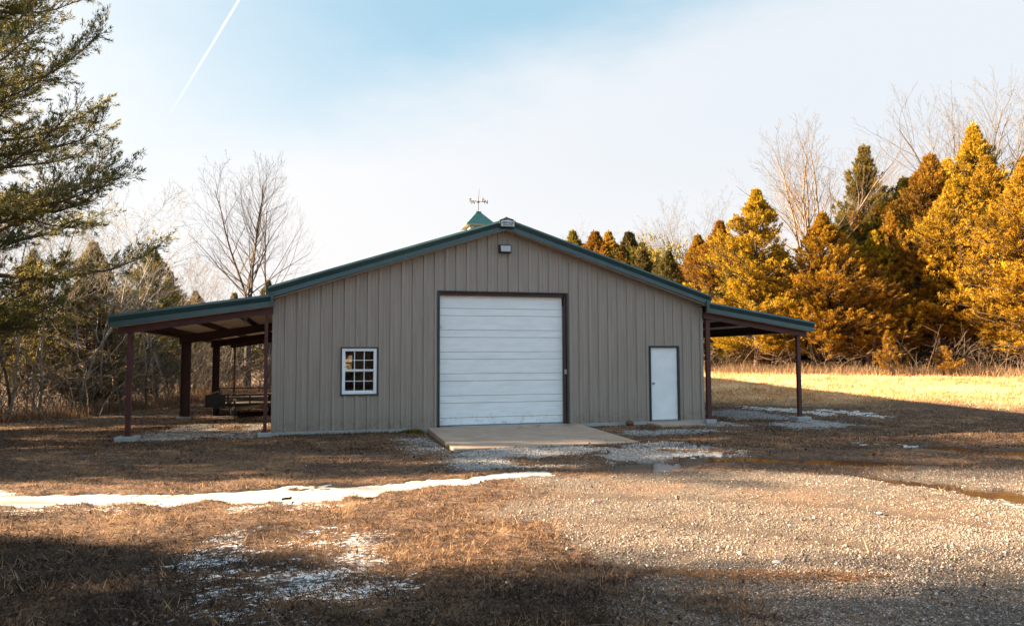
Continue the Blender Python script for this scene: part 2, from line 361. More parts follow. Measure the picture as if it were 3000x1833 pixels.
def water_mask(x, y, chains):
    m = np.full(np.shape(x), -1e9); e = edge_n(x, y)
    for c in chains: m = np.maximum(m, polydist(x, y, c) + (e if c is ICE else e * .75 + .03))
    return m
def ground_base(x, y):
    s = .55 * x + .835 * y
    z = -.1 + 1.13 * sm((s - 5) / 24) * sm((x - 7) / 8) - .16 * sm((y - 2) / 6) * sm((-5 - x) / 2)
    far = np.hypot(x, y - 5)
    z = z + .02 * np.maximum(far - 60, 0) * sm((far - 60) / 80)
    return z
def ground_z(x, y):
    x = np.asarray(x, float); y = np.asarray(y, float)
    z = ground_base(x, y)
    near = (np.abs(x) < 6.9) & (y > -.7) & (y < 26.2)
    soft = 1 - sm(1 - np.abs(y) / 1.5) * (np.abs(x) < 7.5)
    z = z + ((fbm(x, y, .35, 5, 3) - .5) * .10 * soft + (fbm(x, y, 3.2, 11, 3) - .5) * .045) * np.where(near, .2, 1.)
    z = z - .06 * sm((water_mask(x, y, [ICE]) + .12) / .3) - .075 * sm((water_mask(x, y, PUD) + .16) / .3)
    z = z - .022 * rut_mask(x, y)
    ramp = (np.abs(x) < 2.35) & (y < .1) & (y > -4.3)
    z = np.where(ramp, np.minimum(z, -.16), z)
    z = np.where((np.abs(x) < 6.15) & (y > 0.15) & (y < 25.1), -.25, z)
    return z
def gravel_mask(x, y):
    n = (fbm(x, y, .55, 31, 4) - .5)
    e = np.minimum(-y - 7.6 - .10 * np.maximum(x, 0), (x + 2.9 + .55 * np.maximum(0, -y - 9.5) * (y > -13) * .0) )
    e2 = np.minimum(-y - 7.7 - .28 * np.maximum(x - 1, 0), x + 2.6 - .0 * y)
    return sm((e2 + n * 3.2) / 1.6 + .35)
RUTS = [[(-2.6, -9.6, .10), (-.2, -10.6, .16), (1.6, -11.8, .18), (2.8, -13.4, .16), (3.4, -15.5, .1)], [(-2.4, -11.4, .08), (-1.0, -12.0, .14), (.2, -13.1, .16), (.9, -14.6, .14)]]
def rut_mask(x, y):
    m = np.maximum(polydist(x, y, RUTS[0]), polydist(x, y, RUTS[1])) + (fbm(x, y, 1.4, 97, 3) - .5) * .25
    return sm((m + .14) / .24)
def pale_gravel(x, y):
    n = fbm(x, y, .8, 47, 4); n2 = fbm(x, y, 2.6, 53, 3)
    a = sm((3.0 - np.abs(x - .3)) / 1.2 + .5) * sm((-y - 3.9) / .6) * sm((7.6 + y) / .8)
    b = sm((x - 2.2) / .6) * sm((11 - x) / 1.5) * sm((3.2 + y) / 1.2) * sm((6 - y) / 3)
    c = sm((x + 10.2) / 1.2) * sm((-6.4 - x) / .4) * sm((y + .7) / .8) * sm((6.5 - y) / 2)
    d = sm((x + 3.6) / .5) * sm((-2.2 - x) / .3) * sm((y + 6.) / 2.5) * sm((-.6 - y) / 1.2) * .6
    e = sm((x + 10) / 1.2) * sm((-6.4 - x) / .4) * sm((y - 5) / 2) * sm((26 - y) / 2) * .45
    return np.clip(np.maximum.reduce([a, b, c, d, e]) * sm((n - .36) / .2) * (.45 + .9 * n2), 0, 1)
def snow_mask(x, y):
    n = fbm(x, y, .9, 71, 3)
    a = sm((x + 7.6) / 1.2) * sm((-3.5 - x) / 1.4) * sm((-10.0 - y) / 1.2) * sm((16.5 + y) / .5)
    b = sm((polydist(x, y, [(-9, -8.6, .6), (-6.6, -9.6, .5), (-4.2, -9.5, .5)]) + .15) / .5) * .8
    c = sm((polydist(x, y, [(-7.0, -8.8, .3), (-4, -10.2, .4), (-2.6, -9.4, .3)]) + .1) / .4) * .55
    return np.clip(np.maximum.reduce([a * (.62 + .38 * sm((n - .38) / .25)), b * sm((n - .3) / .25), c * sm((n - .4) / .2)]), 0, 1)
def meadow_mask(x, y):
    s = .55 * x + .835 * y + (fbm(x, y, .3, 83, 3) - .5) * 3
    return sm((s - 10.2) / 3.5) * sm((x - 9.5) / 2.5)
def litter_shade_mask(x, y):  # leaf litter, strengthened to darken the shaded lower left as well
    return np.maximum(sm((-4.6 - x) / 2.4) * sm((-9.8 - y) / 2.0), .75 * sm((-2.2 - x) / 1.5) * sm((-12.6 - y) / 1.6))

# ------------------------------------------------------------------ ground
def axis(lo, hi, step, far):
    a = list(np.arange(lo, hi, step)); d = step
    while a[-1] < far: d *= 1.16; a.append(a[-1] + d)
    d = step
    while a[0] > -far: d *= 1.16; a.insert(0, a[0] - d)
    return np.array(a)
gx = axis(-13.5, 13.5, .085, 700); gy = axis(-16.5, 1.5, .085, 700)
GX, GY = np.meshgrid(gx, gy); GZ = ground_z(GX, GY)
nx, ny = len(gx), len(gy)
ii, jj = np.meshgrid(np.arange(nx - 1), np.arange(ny - 1)); q = (jj * nx + ii).ravel()
F = np.stack([q, q + 1, q + nx + 1, q + nx], 1)
gme = idx_mesh('ground', np.stack([GX.ravel(), GY.ravel(), GZ.ravel()], 1), F, smooth=True)
for nm, fn in (('gravel', gravel_mask), ('pale', pale_gravel), ('snow', snow_mask), ('meadow', meadow_mask), ('litter', litter_shade_mask), ('rut', rut_mask),
               ('wet', lambda x, y: sm((np.maximum(water_mask(x, y, PUD) + .02, water_mask(x, y, [ICE]) - .1) + .30) / .32))):
    a = gme.attributes.new(nm, 'FLOAT', 'POINT'); a.data.foreach_set('value', fn(GX, GY).ravel().astype(np.float32))
def ground_material():
    m, t, b, o = new_mat('ground_mix')
    A = lambda n: nd(t, 'ShaderNodeAttribute', attribute_name=n).outputs['Fac']
    n1 = noise(t, .9, 7, .62); n2 = noise(t, 9, 8, .7); n3 = noise(t, 45, 5, .7)
    turf = mixc(t, mrange(t, n1, .35, .65), (.055, .033, .023), (.13, .078, .048))
    turf = mixc(t, mrange(t, n2, .42, .66), turf, (.25, .15, .09))
    turf = mixc(t, mrange(t, n3, .40, .58, .55, 0), turf, (.02, .012, .009))
    turf = mixc(t, mth(t, 'MULTIPLY', mrange(t, noise(t, .45, 6, .65), .52, .66), .5), turf, (.36, .205, .10))
    turf = mixc(t, mth(t, 'MULTIPLY', A('litter'), .7), turf, (.028, .018, .014))  # turf darkened for the litter and for the lower-left shade
    mead = mixc(t, mrange(t, n2, .35, .65), (.60, .37, .17), (.42, .25, .12))
    mead = mixc(t, mrange(t, n1, .45, .7), mead, (.62, .44, .25)); mead = mixc(t, mrange(t, noise(t, .6, 6, .7), .50, .66, 0, .75), mead, (.20, .115, .06))
    turf = mixc(t, A('meadow'), turf, mead)
    # gravel
    c = nd(t, 'ShaderNodeTexCoord')
    v = nd(t, 'ShaderNodeTexVoronoi'); v.inputs['Scale'].default_value = 42; t.links.new(c.outputs['Object'], v.inputs['Vector'])
    v2 = nd(t, 'ShaderNodeTexVoronoi', feature='DISTANCE_TO_EDGE'); v2.inputs['Scale'].default_value = 42; t.links.new(c.outputs['Object'], v2.inputs['Vector'])
    sp = nd(t, 'ShaderNodeSeparateColor'); t.links.new(v.outputs['Color'], sp.inputs[0])
    g = mixc(t, sp.outputs[0], (.075, .060, .048), (.26, .225, .19))
    g = mixc(t, mrange(t, v2.outputs['Distance'], .0, .16, .85, 0), g, (.07, .052, .04))
    g = mixc(t, mth(t, 'MULTIPLY', mrange(t, noise(t, .35, 5, .6), .46, .64), .7), g, (.17, .105, .066))
    g = mixc(t, mth(t, 'MULTIPLY', mrange(t, noise(t, 1.6, 6, .6), .56, .7), .4), g, (.12, .075, .05))
    g = mixc(t, mth(t, 'MULTIPLY', A('rut'), .6), g, (.075, .055, .042))
    edge = mrange(t, n2, .3, .7, -.25, .25)
    gm = mrange(t, mth(t, 'ADD', A('gravel'), edge), .35, .65)
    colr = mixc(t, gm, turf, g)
    pg = mixc(t, sp.outputs[1], (.30, .31, .32), (.62, .64, .66))
    pg = mixc(t, mrange(t, v2.outputs['Distance'], .0, .14, .8, 0), pg, (.08, .065, .055))
    pm = mrange(t, mth(t, 'ADD', A('pale'), mth(t, 'MULTIPLY', edge, 1.3)), .30, .62)
    colr = mixc(t, mth(t, 'MULTIPLY', pm, .85), colr, pg)
    colr = mixc(t, mth(t, 'MULTIPLY', A('wet'), .6), colr, (.035, .022, .014))
    # wind-packed snow left between the grass
    cm = nd(t, 'ShaderNodeMapping'); cm.inputs['Scale'].default_value = (1.0, 1.7, 1); cm.inputs['Rotation'].default_value = (0, 0, -.27); t.links.new(c.outputs['Object'], cm.inputs[0])
    sn = mth(t, 'ADD', mth(t, 'MULTIPLY', noise(t, 11, 7, .78, cm.outputs[0]), .66), mth(t, 'MULTIPLY', noise(t, 1.7, 4, .6, cm.outputs[0]), .34))
    smk = mrange(t, mth(t, 'ADD', sn, mth(t, 'MULTIPLY', A('snow'), .22)), .716, .742)
    colr = mixc(t, smk, colr, (.74, .77, .80))
    t.links.new(colr, b.inputs['Base Color'])
    t.links.new(mth(t, 'SUBTRACT', .95, mth(t, 'MULTIPLY', A('wet'), .45)), b.inputs['Roughness'])
    b.inputs['Specular IOR Level'].default_value = .3
    h = mth(t, 'ADD', mth(t, 'MULTIPLY', n3, .6), mth(t, 'MULTIPLY', mth(t, 'MINIMUM', v2.outputs['Distance'], .3), mth(t, 'MAXIMUM', gm, pm)))
    bump(t, b, h, .8, .03)
    return m
tag(link('ground', gme, ground_material()), kind='structure')

def level_sheet(name, chains, z, mat, pad=.5, kind='structure', label=None, step=.06, rough=0.):
    """a flat sheet at one height whose outline is the noisy edge of the hollow it fills"""
    ps = [p for c in chains for p in c]; x0 = min(p[0] - p[2] for p in ps) - pad; x1 = max(p[0] + p[2] for p in ps) + pad; y0 = min(p[1] - p[2] for p in ps) - pad; y1 = max(p[1] + p[2] for p in ps) + pad
    xs = np.arange(x0, x1, step); ys = np.arange(y0, y1, step); X, Y = np.meshgrid(xs, ys)
    keep = water_mask(X, Y, chains) > -.06 + rough * ((vn(X, Y, 11, 61) - .5) + (vn(X, Y, 4.5, 62) - .5))
    k = keep[:-1, :-1] | keep[1:, 1:] | keep[1:, :-1] | keep[:-1, 1:]
    n = len(xs); jj, ii = np.nonzero(k); q = jj * n + ii
    F = np.stack([q, q + 1, q + n + 1, q + n], 1)
    Z = np.full(X.shape, 0.) + (z if not callable(z) else z(X, Y))
    used, inv = np.unique(F, return_inverse=True)
    V = np.stack([X.ravel(), Y.ravel(), Z.ravel()], 1)[used]
    o = link(name, idx_mesh(name, V, inv.reshape(F.shape), smooth=True), mat); tag(o, kind=kind); return o
def water_material():
    m, t, b, o = new_mat('muddy_water'); b.inputs['Base Color'].default_value = (.075, .045, .022, 1)
    b.inputs['Roughness'].default_value = .13; b.inputs['IOR'].default_value = 1.33; b.inputs['Specular IOR Level'].default_value = .5
    f = mrange(t, noise(t, 2.0, 5), .4, .6); t.links.new(mixc(t, f, (.075, .048, .028), (.04, .027, .02)), b.inputs['Base Color'])
    bump(t, b, noise(t, 14, 3), .05, .004); return m
def ice_material():
    m, t, b, o = new_mat('frosted_ice')
    c = nd(t, 'ShaderNodeTexCoord'); mp_ = nd(t, 'ShaderNodeMapping'); mp_.inputs['Scale'].default_value = (.5, 2.2, 1); mp_.inputs['Rotation'].default_value = (0, 0, .12); t.links.new(c.outputs['Object'], mp_.inputs[0])
    f = mrange(t, noise(t, 1.4, 7, .6, mp_.outputs[0]), .50, .58)
    s = nd(t, 'ShaderNodeSeparateXYZ'); t.links.new(c.outputs['Object'], s.inputs[0])
    f = mth(t, 'MULTIPLY', f, mrange(t, s.outputs[0], -7.4, -6.2, 1.0, .18))
    colr = mixc(t, mrange(t, noise(t, 6, 5), .35, .7), (.56, .53, .50), (.44, .42, .40))
    colr = mixc(t, f, colr, (.34, .39, .40)); colr = mixc(t, mrange(t, noise(t, 22, 6, .75), .58, .68, 0, .7), colr, (.20, .14, .10)); colr = mixc(t, mrange(t, noise(t, 2.6, 6, .7), .55, .72, 0, .5), colr, (.45, .38, .32)); t.links.new(colr, b.inputs['Base Color'])
    t.links.new(mrange(t, f, 0, 1, .6, .12), b.inputs['Roughness']); bump(t, b, noise(t, 9, 6, .7), .25, .01)
    return m
M['water'] = water_material(); M['ice'] = ice_material()
zi = float(np.median(ground_z(np.array([-9.0, -7.3, -5.9, -4.4, -3.1]), np.array([-8, -8.5, -8.6, -8.5, -8.2])))) 
level_sheet('ice', [ICE], lambda X, Y: ground_base(X, Y) + (fbm(X, Y, .35, 5, 3) - .5) * .10 - .026, M['ice'], step=.035, rough=.5)
for c in PUD: level_sheet('water', [c], lambda X, Y: ground_base(X, Y) + (fbm(X, Y, .35, 5, 3) - .5) * .10 - .030, M['water'])
for c in ICE2: level_sheet('snow', [c], lambda X, Y: ground_z(X, Y) + .006, M['ice'], step=.035, rough=.55)

# ------------------------------------------------------------------ building
B = empty('metal_building', (0, 0, 0))
tag(B, 'tan ribbed metal building with green roof, white roll-up door and open lean-tos', 'building')
XL, XR, D = -6.25, 6.25, 25.2
def wall_top(x): return 5.56 - .325 * abs(x)
def rib_profile(a, b, per=.305):
    """x positions and outward offsets of the ribbed panel between a and b"""
    pts = []; k0 = math.floor(a / per) - 1
    k = k0
    while k * per < b + per:
        c = k * per + .15
        for dx, o in ((-.046, 0), (-.026, .036), (.026, .036), (.046, 0), (.10, 0), (.108, .005), (.124, .005), (.132, 0), (.175, 0), (.183, .005), (.199, .005), (.207, 0)):
            pts.append((c + dx, o))
        k += 1
    return [(x, o) for x, o in pts if a < x < b]
def ribbed_wall(name, a, b, topf, holes, place, parent, mat, zb=0.0):
    pr = rib_profile(a, b)
    def off(x):
        for (x0, o0), (x1, o1) in zip(pr[:-1], pr[1:]):
            if x0 <= x <= x1: return o0 + (o1 - o0) * (x - x0) / max(x1 - x0, 1e-9)
        return 0.
    xs = [(a, off(a))] + pr + [(b, off(b))]
    for h in holes:
        for x in (h[0], h[1]): xs.append((x, off(x)))
    if a < 0 < b: xs.append((0., off(0.)))
    xs = sorted(set(xs)); m = MB()
    for (x0, o0), (x1, o1) in zip(xs[:-1], xs[1:]):
        if x1 - x0 < 1e-6: continue
        mid = (x0 + x1) / 2; cuts = sorted([(h[2], h[3]) for h in holes if h[0] < mid < h[1]])
        z = zb
        segs = []
        for c0, c1 in cuts:
            if c0 > z: segs.append((z, c0, False))
            z = c1
        segs.append((z, None, True))
        for z0, z1, top in segs:
            t0 = topf(x0) if top else z1; t1 = topf(x1) if top else z1
            m.add([place(x0, o0, z0), place(x1, o1, z0), place(x1, o1, t1), place(x0, o0, t0)], [(0, 1, 2, 3)])
    me = bpy.data.meshes.new(name); me.from_pydata(m.v, [], m.f); me.update()
    return link(name, me, mat, parent)
RD = (-1.9, 1.9, 0.0, 3.78); WD = (4.49, 5.48, 0.0, 2.245); WN = (-4.545, -3.555, .915, 2.21)
ribbed_wall('wall', XL, XR, wall_top, [RD, WD, WN], lambda x, o, z: (x, -o, z), B, M['siding'], -.005)
BW = (-3.9, -2.9, 1.05, 2.2)
ribbed_wall('wall', XL, XR, wall_top, [BW], lambda x, o, z: (x, D + o, z), B, M['siding'])
ribbed_wall('wall', 0.0, D, lambda y: 3.50, [], lambda y, o, z: (XL - o, y, z), B, M['siding'])
ribbed_wall('wall', 0.0, D, lambda y: 3.50, [], lambda y, o, z: (XR + o, y, z), B, M['siding'])
# corner trims
for sx in (-1, 1):
    m = MB(); m.box(sx * 6.25 - .045, sx * 6.25 + .045, -.045, .10, 0, 3.42); m.build('corner_trim', M['siding'], B)
# fasteners: two rows of screw heads low on the front wall and at the girts
m = MB()
for z, st in ((.17, 1), (.24, 2), (2.34, 1), (3.45, 1)):
    k = 0; x = XL + .12
    while x < XR - .05:
        if not any(h[0] - .04 < x < h[1] + .04 and z < h[3] + .03 for h in (RD, WD, WN)) and z < wall_top(x) - .1:
            m.box(x - .011, x + .011, -.014, -.001, z - .011, z + .011)
        x += .1525 * st; k += 1
tag(m.build('screw_heads', M['steel'], B), kind='stuff')
# slab and interior
m = MB(); m.box(-6.29, 6.29, -.035, D + .03, -.5, -.008); m.build('foundation', M['conc'], B)
m = MB()
m.prism([(-6.2, 0.002), (6.2, 0.002), (6.2, 3.44), (0, 5.48), (-6.2, 3.44)], 'Y', .32, D - .12)
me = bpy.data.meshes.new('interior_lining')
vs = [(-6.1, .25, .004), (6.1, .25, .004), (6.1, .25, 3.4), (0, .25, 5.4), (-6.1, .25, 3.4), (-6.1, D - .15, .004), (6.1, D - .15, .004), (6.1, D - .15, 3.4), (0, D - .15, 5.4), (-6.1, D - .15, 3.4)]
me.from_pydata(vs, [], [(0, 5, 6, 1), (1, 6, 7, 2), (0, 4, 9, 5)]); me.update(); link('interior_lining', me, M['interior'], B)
m = MB(); m.box(-2.6, -2.5, .3, 9.0, .01, 3.3); m.box(-6.1, -2.5, 9.0, 9.1, 2.4, 3.3); m.build('partition', M['interior'], B)
# main roof (two slopes) with seams
def rtop(x): return 5.83 - .322 * abs(x)
for sx in (-1, 1):
    m = MB()
    m.prism([(0, 5.825), (sx * 6.42, rtop(6.42) - .005), (sx * 6.42, rtop(6.42) - .055), (0, 5.775)], 'Y', -.335, D + .33)
    y = -.1
    while y < D + .2:
        a = (sx * .12, y, rtop(.12) + .006); b = (sx * 6.41, y, rtop(6.41) + .006); m.bar(a, b, .05, .028); y += .61
    m.build('roof', M['roof'], B)
m = MB(); m.prism([(-.22, rtop(.22) + .02), (0, 5.90), (.22, rtop(.22) + .02), (0, 5.87)], 'Y', -.30, D + .3); m.build('ridge_cap', M['green'], B)
# rake trim profile: (y, drop below roof line)
PROF = [(-.315, -.012), (-.335, -.010), (-.388, .052), (-.315, .165), (-.322, .172), (-.345, .30), (-.31, .30), (-.30, .06)]
def rake(name, x0, z0, x1, z1, parent, mirror_y=None, scale=1.0):
    n = len(PROF); vs = []
    for x, z in ((x0, z0), (x1, z1)):
        for (y, d) in PROF:
            yy = y if mirror_y is None else mirror_y - y
            vs.append((x, yy, z - d * scale))
    fs = [tuple(range(n)), tuple(reversed(range(n, 2 * n)))] + [(i, i + n, (i + 1) % n + n, (i + 1) % n) for i in range(n)]
    return MB().add(vs, fs)
for sx in (-1, 1):
    rake('rake', sx * .0, 5.83, sx * 6.40, rtop(6.40), B).build('rake_trim', M['green'], B)
    rake('rake', 0, 5.83, sx * 6.40, rtop(6.40), B, D).build('rake_trim', M['green'], B)
    m = MB(); m.prism([(0, 5.535), (sx * 6.3, 5.535 - .327 * 6.3), (sx * 6.3, 5.515 - .327 * 6.3), (0, 5.515)], 'Y', -.315, -.0); m.build('soffit', M['soffit'], B)
    m = MB(); m.prism([(sx * 6.34, 3.77), (sx * 6.47, 3.765), (sx * 6.47, 3.63), (sx * 6.40, 3.56), (sx * 6.34, 3.56)], 'Y', -.33, D + .3); m.build('eave_gutter', M['green'], B)
# apex cap with name plate
m = MB(); m.prism([(-.235, 5.765), (0, 5.81), (.235, 5.765), (.225, 5.575), (-.225, 5.575)], 'Y', -.415, -.37); cap = m.build('peak_cap', M['green_dk'], B, .004)
m = MB(); m.prism([(-.195, 5.755), (0, 5.785), (.195, 5.755), (.185, 5.605), (-.185, 5.605)], 'Y', -.424, -.416); m.build('name_plate', M['signw'], cap)
def text_mesh(name, s, size, mat, parent, mw, ext=.002, off=0.0, xs=1.0):
    c = bpy.data.curves.new(name, 'FONT'); c.body = s; c.size = size; c.align_x = 'CENTER'; c.align_y = 'CENTER'; c.extrude = ext; c.offset = off
    tmp = bpy.data.objects.new('tmp', c); COL.objects.link(tmp)
    bpy.context.view_layer.update()
    me = bpy.data.meshes.new_from_object(tmp.evaluated_get(bpy.context.evaluated_depsgraph_get())); bpy.data.objects.remove(tmp)
    me.transform(mw @ Matrix.Diagonal((xs, 1, 1, 1))); me.materials.clear(); me.name = name
    return link(name, me, mat, parent)
face = Matrix.Rotation(math.radians(90), 4, 'X')
text_mesh('lettering', 'HERITAGE', .088, M['ink'], cap, Matrix.Translation((0, -.427, 5.70)) @ face, .002, .0018, .84)
text_mesh('phone_number', '800-643-5555', .052, M['ink'], cap, Matrix.Translation((0, -.427, 5.637)) @ face, .002, .0008, .98)
m = MB(); m.prism([(-.2, 5.80), (0, 5.86), (.2, 5.80), (0, 5.83)], 'Y', -.40, -.2); m.build('ridge_end', M['soffit'], B)
# wall light
m = MB()
m.add([(-.185, -.03, 4.885), (.185, -.03, 4.885), (.185, -.03, 5.125), (-.185, -.03, 5.125), (-.165, -.20, 4.90), (.165, -.20, 4.90), (.175, -.17, 5.118), (-.175, -.17, 5.118)],
      [(0, 1, 2, 3), (4, 7, 6, 5), (0, 4, 5, 1), (1, 5, 6, 2), (2, 6, 7, 3), (3, 7, 4, 0)])
wl = m.build('wall_light', M['black'], B, .008)
m = MB(); m.add([(-.14, -.212, 4.915), (.14, -.212, 4.915), (.15, -.192, 5.09), (-.15, -.192, 5.09), (-.14, -.17, 4.915), (.14, -.17, 4.915), (.15, -.16, 5.09), (-.15, -.16, 5.09)],
      [(0, 1, 2, 3), (4, 7, 6, 5), (0, 4, 5, 1), (1, 5, 6, 2), (2, 6, 7, 3), (3, 7, 4, 0)]); m.build('lens', M['lens'], wl, .006)

# roll-up door
rd = empty('roller_door'); rd.parent = B
m = MB()
H = 3.68; sec = H / 6
prof = []
for k in range(6):
    z = k * sec
    prof += [(z + .002, .012), (z + .010, 0.), (z + .058, 0.), (z + .063, .0045), (z + .068, 0.), (z + .105, 0.), (z + .110, .0045), (z + .115, 0.), (z + .150, 0.), (z + .155, .0045), (z + .160, 0.), (z + .195, 0), (z + .200, .009), (z + .212, .009), (z + .217, 0.)]
    for zz in (.262, .31, .36, .41, .46, .51, .555): prof += [(z + zz, 0.), (z + zz + .005, .0045), (z + zz + .010, 0)]
    prof += [(z + sec - .008, 0.), (z + sec - .001, .012)]
YD = .13
vs = []; fs = []
for x in (-1.855, 1.775):
    for z, o in prof: vs.append((x, YD + o, z + .03))
n = len(prof); fs = [(i, i + 1, n + i + 1, n + i) for i in range(n - 1)]
m.add(vs, fs); m.build('door_panels', M['door'], rd)
m = MB()
for k in range(1, 6): m.box(-1.856, 1.776, YD + .003, YD + .02, k * sec + .026, k * sec + .034)
for k in range(6): m.box(-1.856, 1.776, YD + .0045, YD + .02, k * sec + .232, k * sec + .238)
m.box(-1.856, 1.776, YD - .004, YD + .02, .004, .034)
m.build('panel_seams', M['groove'], rd)
m = MB(); m.box(1.775, 1.80, YD - .03, YD + .05, .02, 3.4); m.bar((1.80, YD - .02, .03), (1.80, YD - .02, .9), .012, .012); m.build('track', M['steel'], rd)
m = MB(); m.box(1.80, 1.845, -.01, .34, 0, 3.74); m.box(-1.9, -1.856, .02, .30, 0, 3.74); m.box(-1.9, 1.845, .03, .30, 3.66, 3.78); m.build('door_jamb', M['red'], rd)
m = MB(); m.box(-1.91, 1.91, .31, .33, 3.55, 3.9); m.build('header', M['reddk'], rd)
m = MB(); m.box(-1.925, -1.872, -.045, .028, -.0, 3.785); m.box(1.857, 1.91, -.045, .028, 0, 3.785); m.box(-1.872, 1.857, -.045, .028, 3.755, 3.785); m.build('door_trim', M['green_dk'], rd)
m = MB(); m.box(1.79, 1.85, -.055, -.012, 1.42, 1.56); m.build('lock_box', M['steel'], rd, .004)
m = MB(); m.box(-1.5, 1.77, -.10, YD - .006, -.006, .003); m.build('sill', M['conc'], rd)

# walk door
wd = empty('entry_door'); wd.parent = B
m = MB(); m.box(4.545, 5.425, .02, .06, .03, 2.185); m.build('door_leaf', M['white'], wd, .004)
m = MB(); m.box(4.49, 4.537, -.042, .08, -.0, 2.245); m.box(5.433, 5.48, -.042, .08, 0, 2.245); m.box(4.537, 5.433, -.042, .08, 2.195, 2.245); m.build('door_trim', M['green_dk'], wd)
m = MB(); m.box(4.54, 5.43, -.03, .10, .0, .026); m.build('threshold', M['steel'], wd)
m = MB(); m.lathe([(.0, -.075), (.022, -.072), (.031, -.055), (.030, -.04), (.018, -.03), (.012, -.02), (.012, 0), (.034, .0), (.034, .01)], (4.63, .012, 1.12), 'Y', 20); m.build('door_knob', M['knob'], wd, 0, True)
for z in (.25, 1.10, 1.95):
    m = MB(); m.box(5.412, 5.44, -.002, .018, z - .055, z + .055); m.tube([(5.427, -.012, z - .055), (5.427, -.012, z + .055)], .012, 8); m.build('hinge', M['rust'], wd)

# windows
def window(x0, x1, z0, z1, y, sgn, parent):
    w = empty('window'); w.parent = parent
    Y = lambda a, b: (min(y + sgn * a, y + sgn * b), max(y + sgn * a, y + sgn * b))
    def bx(m, a, b, c, d, e, f): yy = Y(c, d); m.box(a, b, yy[0], yy[1], e, f)
    m = MB(); t = .035
    bx(m, x0, x0 + t, -.05, .04, z0, z1); bx(m, x1 - t, x1, -.05, .04, z0, z1); bx(m, x0 + t, x1 - t, -.05, .04, z1 - t, z1); bx(m, x0 + t, x1 - t, -.05, .04, z0, z0 + t); m.build('window_trim', M['green_dk'], w)
    m = MB(); a0, a1, b0, b1 = x0 + t, x1 - t, z0 + t, z1 - t; fw = .075
    bx(m, a0, a0 + fw, -.035, .06, b0, b1); bx(m, a1 - fw, a1, -.035, .06, b0, b1); bx(m, a0 + fw, a1 - fw, -.035, .06, b1 - fw, b1); bx(m, a0 + fw, a1 - fw, -.035, .06, b0, b0 + .045); m.build('frame', M['white'], w, .004)
    mid = (b0 + b1) / 2 + .005; i0, i1 = a0 + fw, a1 - fw
    for nm, (c0, c1), yy in (('upper', (mid, b1 - fw), .0), ('lower', (b0 + .05, mid), .025)):
        m = MB(); r = .028
        bx(m, i0, i1, yy - .012, yy + .018, c0, c0 + (.045 if nm == 'upper' else .04)); bx(m, i0, i0 + .012, yy - .010, yy + .016, c0 + .045, c1); bx(m, i1 - .012, i1, yy - .010, yy + .016, c0 + .045, c1)
        if nm == 'lower': bx(m, i0 + .012, i1 - .012, yy - .009, yy + .016, c1 - .02, c1)
        cz0, cz1 = c0 + .045, c1 - (.02 if nm == 'lower' else 0)
        for k in (1, 2):
            xx = i0 + (i1 - i0) * k / 3; bx(m, xx - .011, xx + .011, yy - .004, yy + .003, cz0, cz1)
        zz = (cz0 + cz1) / 2; bx(m, i0 + .012, i1 - .012, yy - .0062, yy + .0052, zz - .009, zz + .009)
        m.build('sash', M['white'], w)
        m = MB(); bx(m, i0 + .006, i1 - .006, yy + .006, yy + .0075, cz0 - .01, cz1 + .006)
        me = bpy.data.meshes.new('pane'); yv = y + sgn * (yy + .007); me.from_pydata([(i0, yv, cz0), (i1, yv, cz0), (i1, yv, cz1), (i0, yv, cz1)], [], [(0, 1, 2, 3)]); me.update(); link('pane', me, M['glass'], w)
    for k in (.22, .78):
        m = MB(); xx = i0 + (i1 - i0) * k; m.tube([(xx - .06, y - sgn * .02, mid + .052), (xx - .02, y - sgn * .022, mid + .062), (xx, y - sgn * .024, mid + .078), (xx + .02, y - sgn * .022, mid + .06), (xx + .07, y - sgn * .02, mid + .056)], .007, 6); m.build('sash_lock', M['steel'], w)
window(*WN, 0.0, 1, B); window(*BW, D, -1, B)
# interior sill object glimpsed: frame studs round the back window stay dark

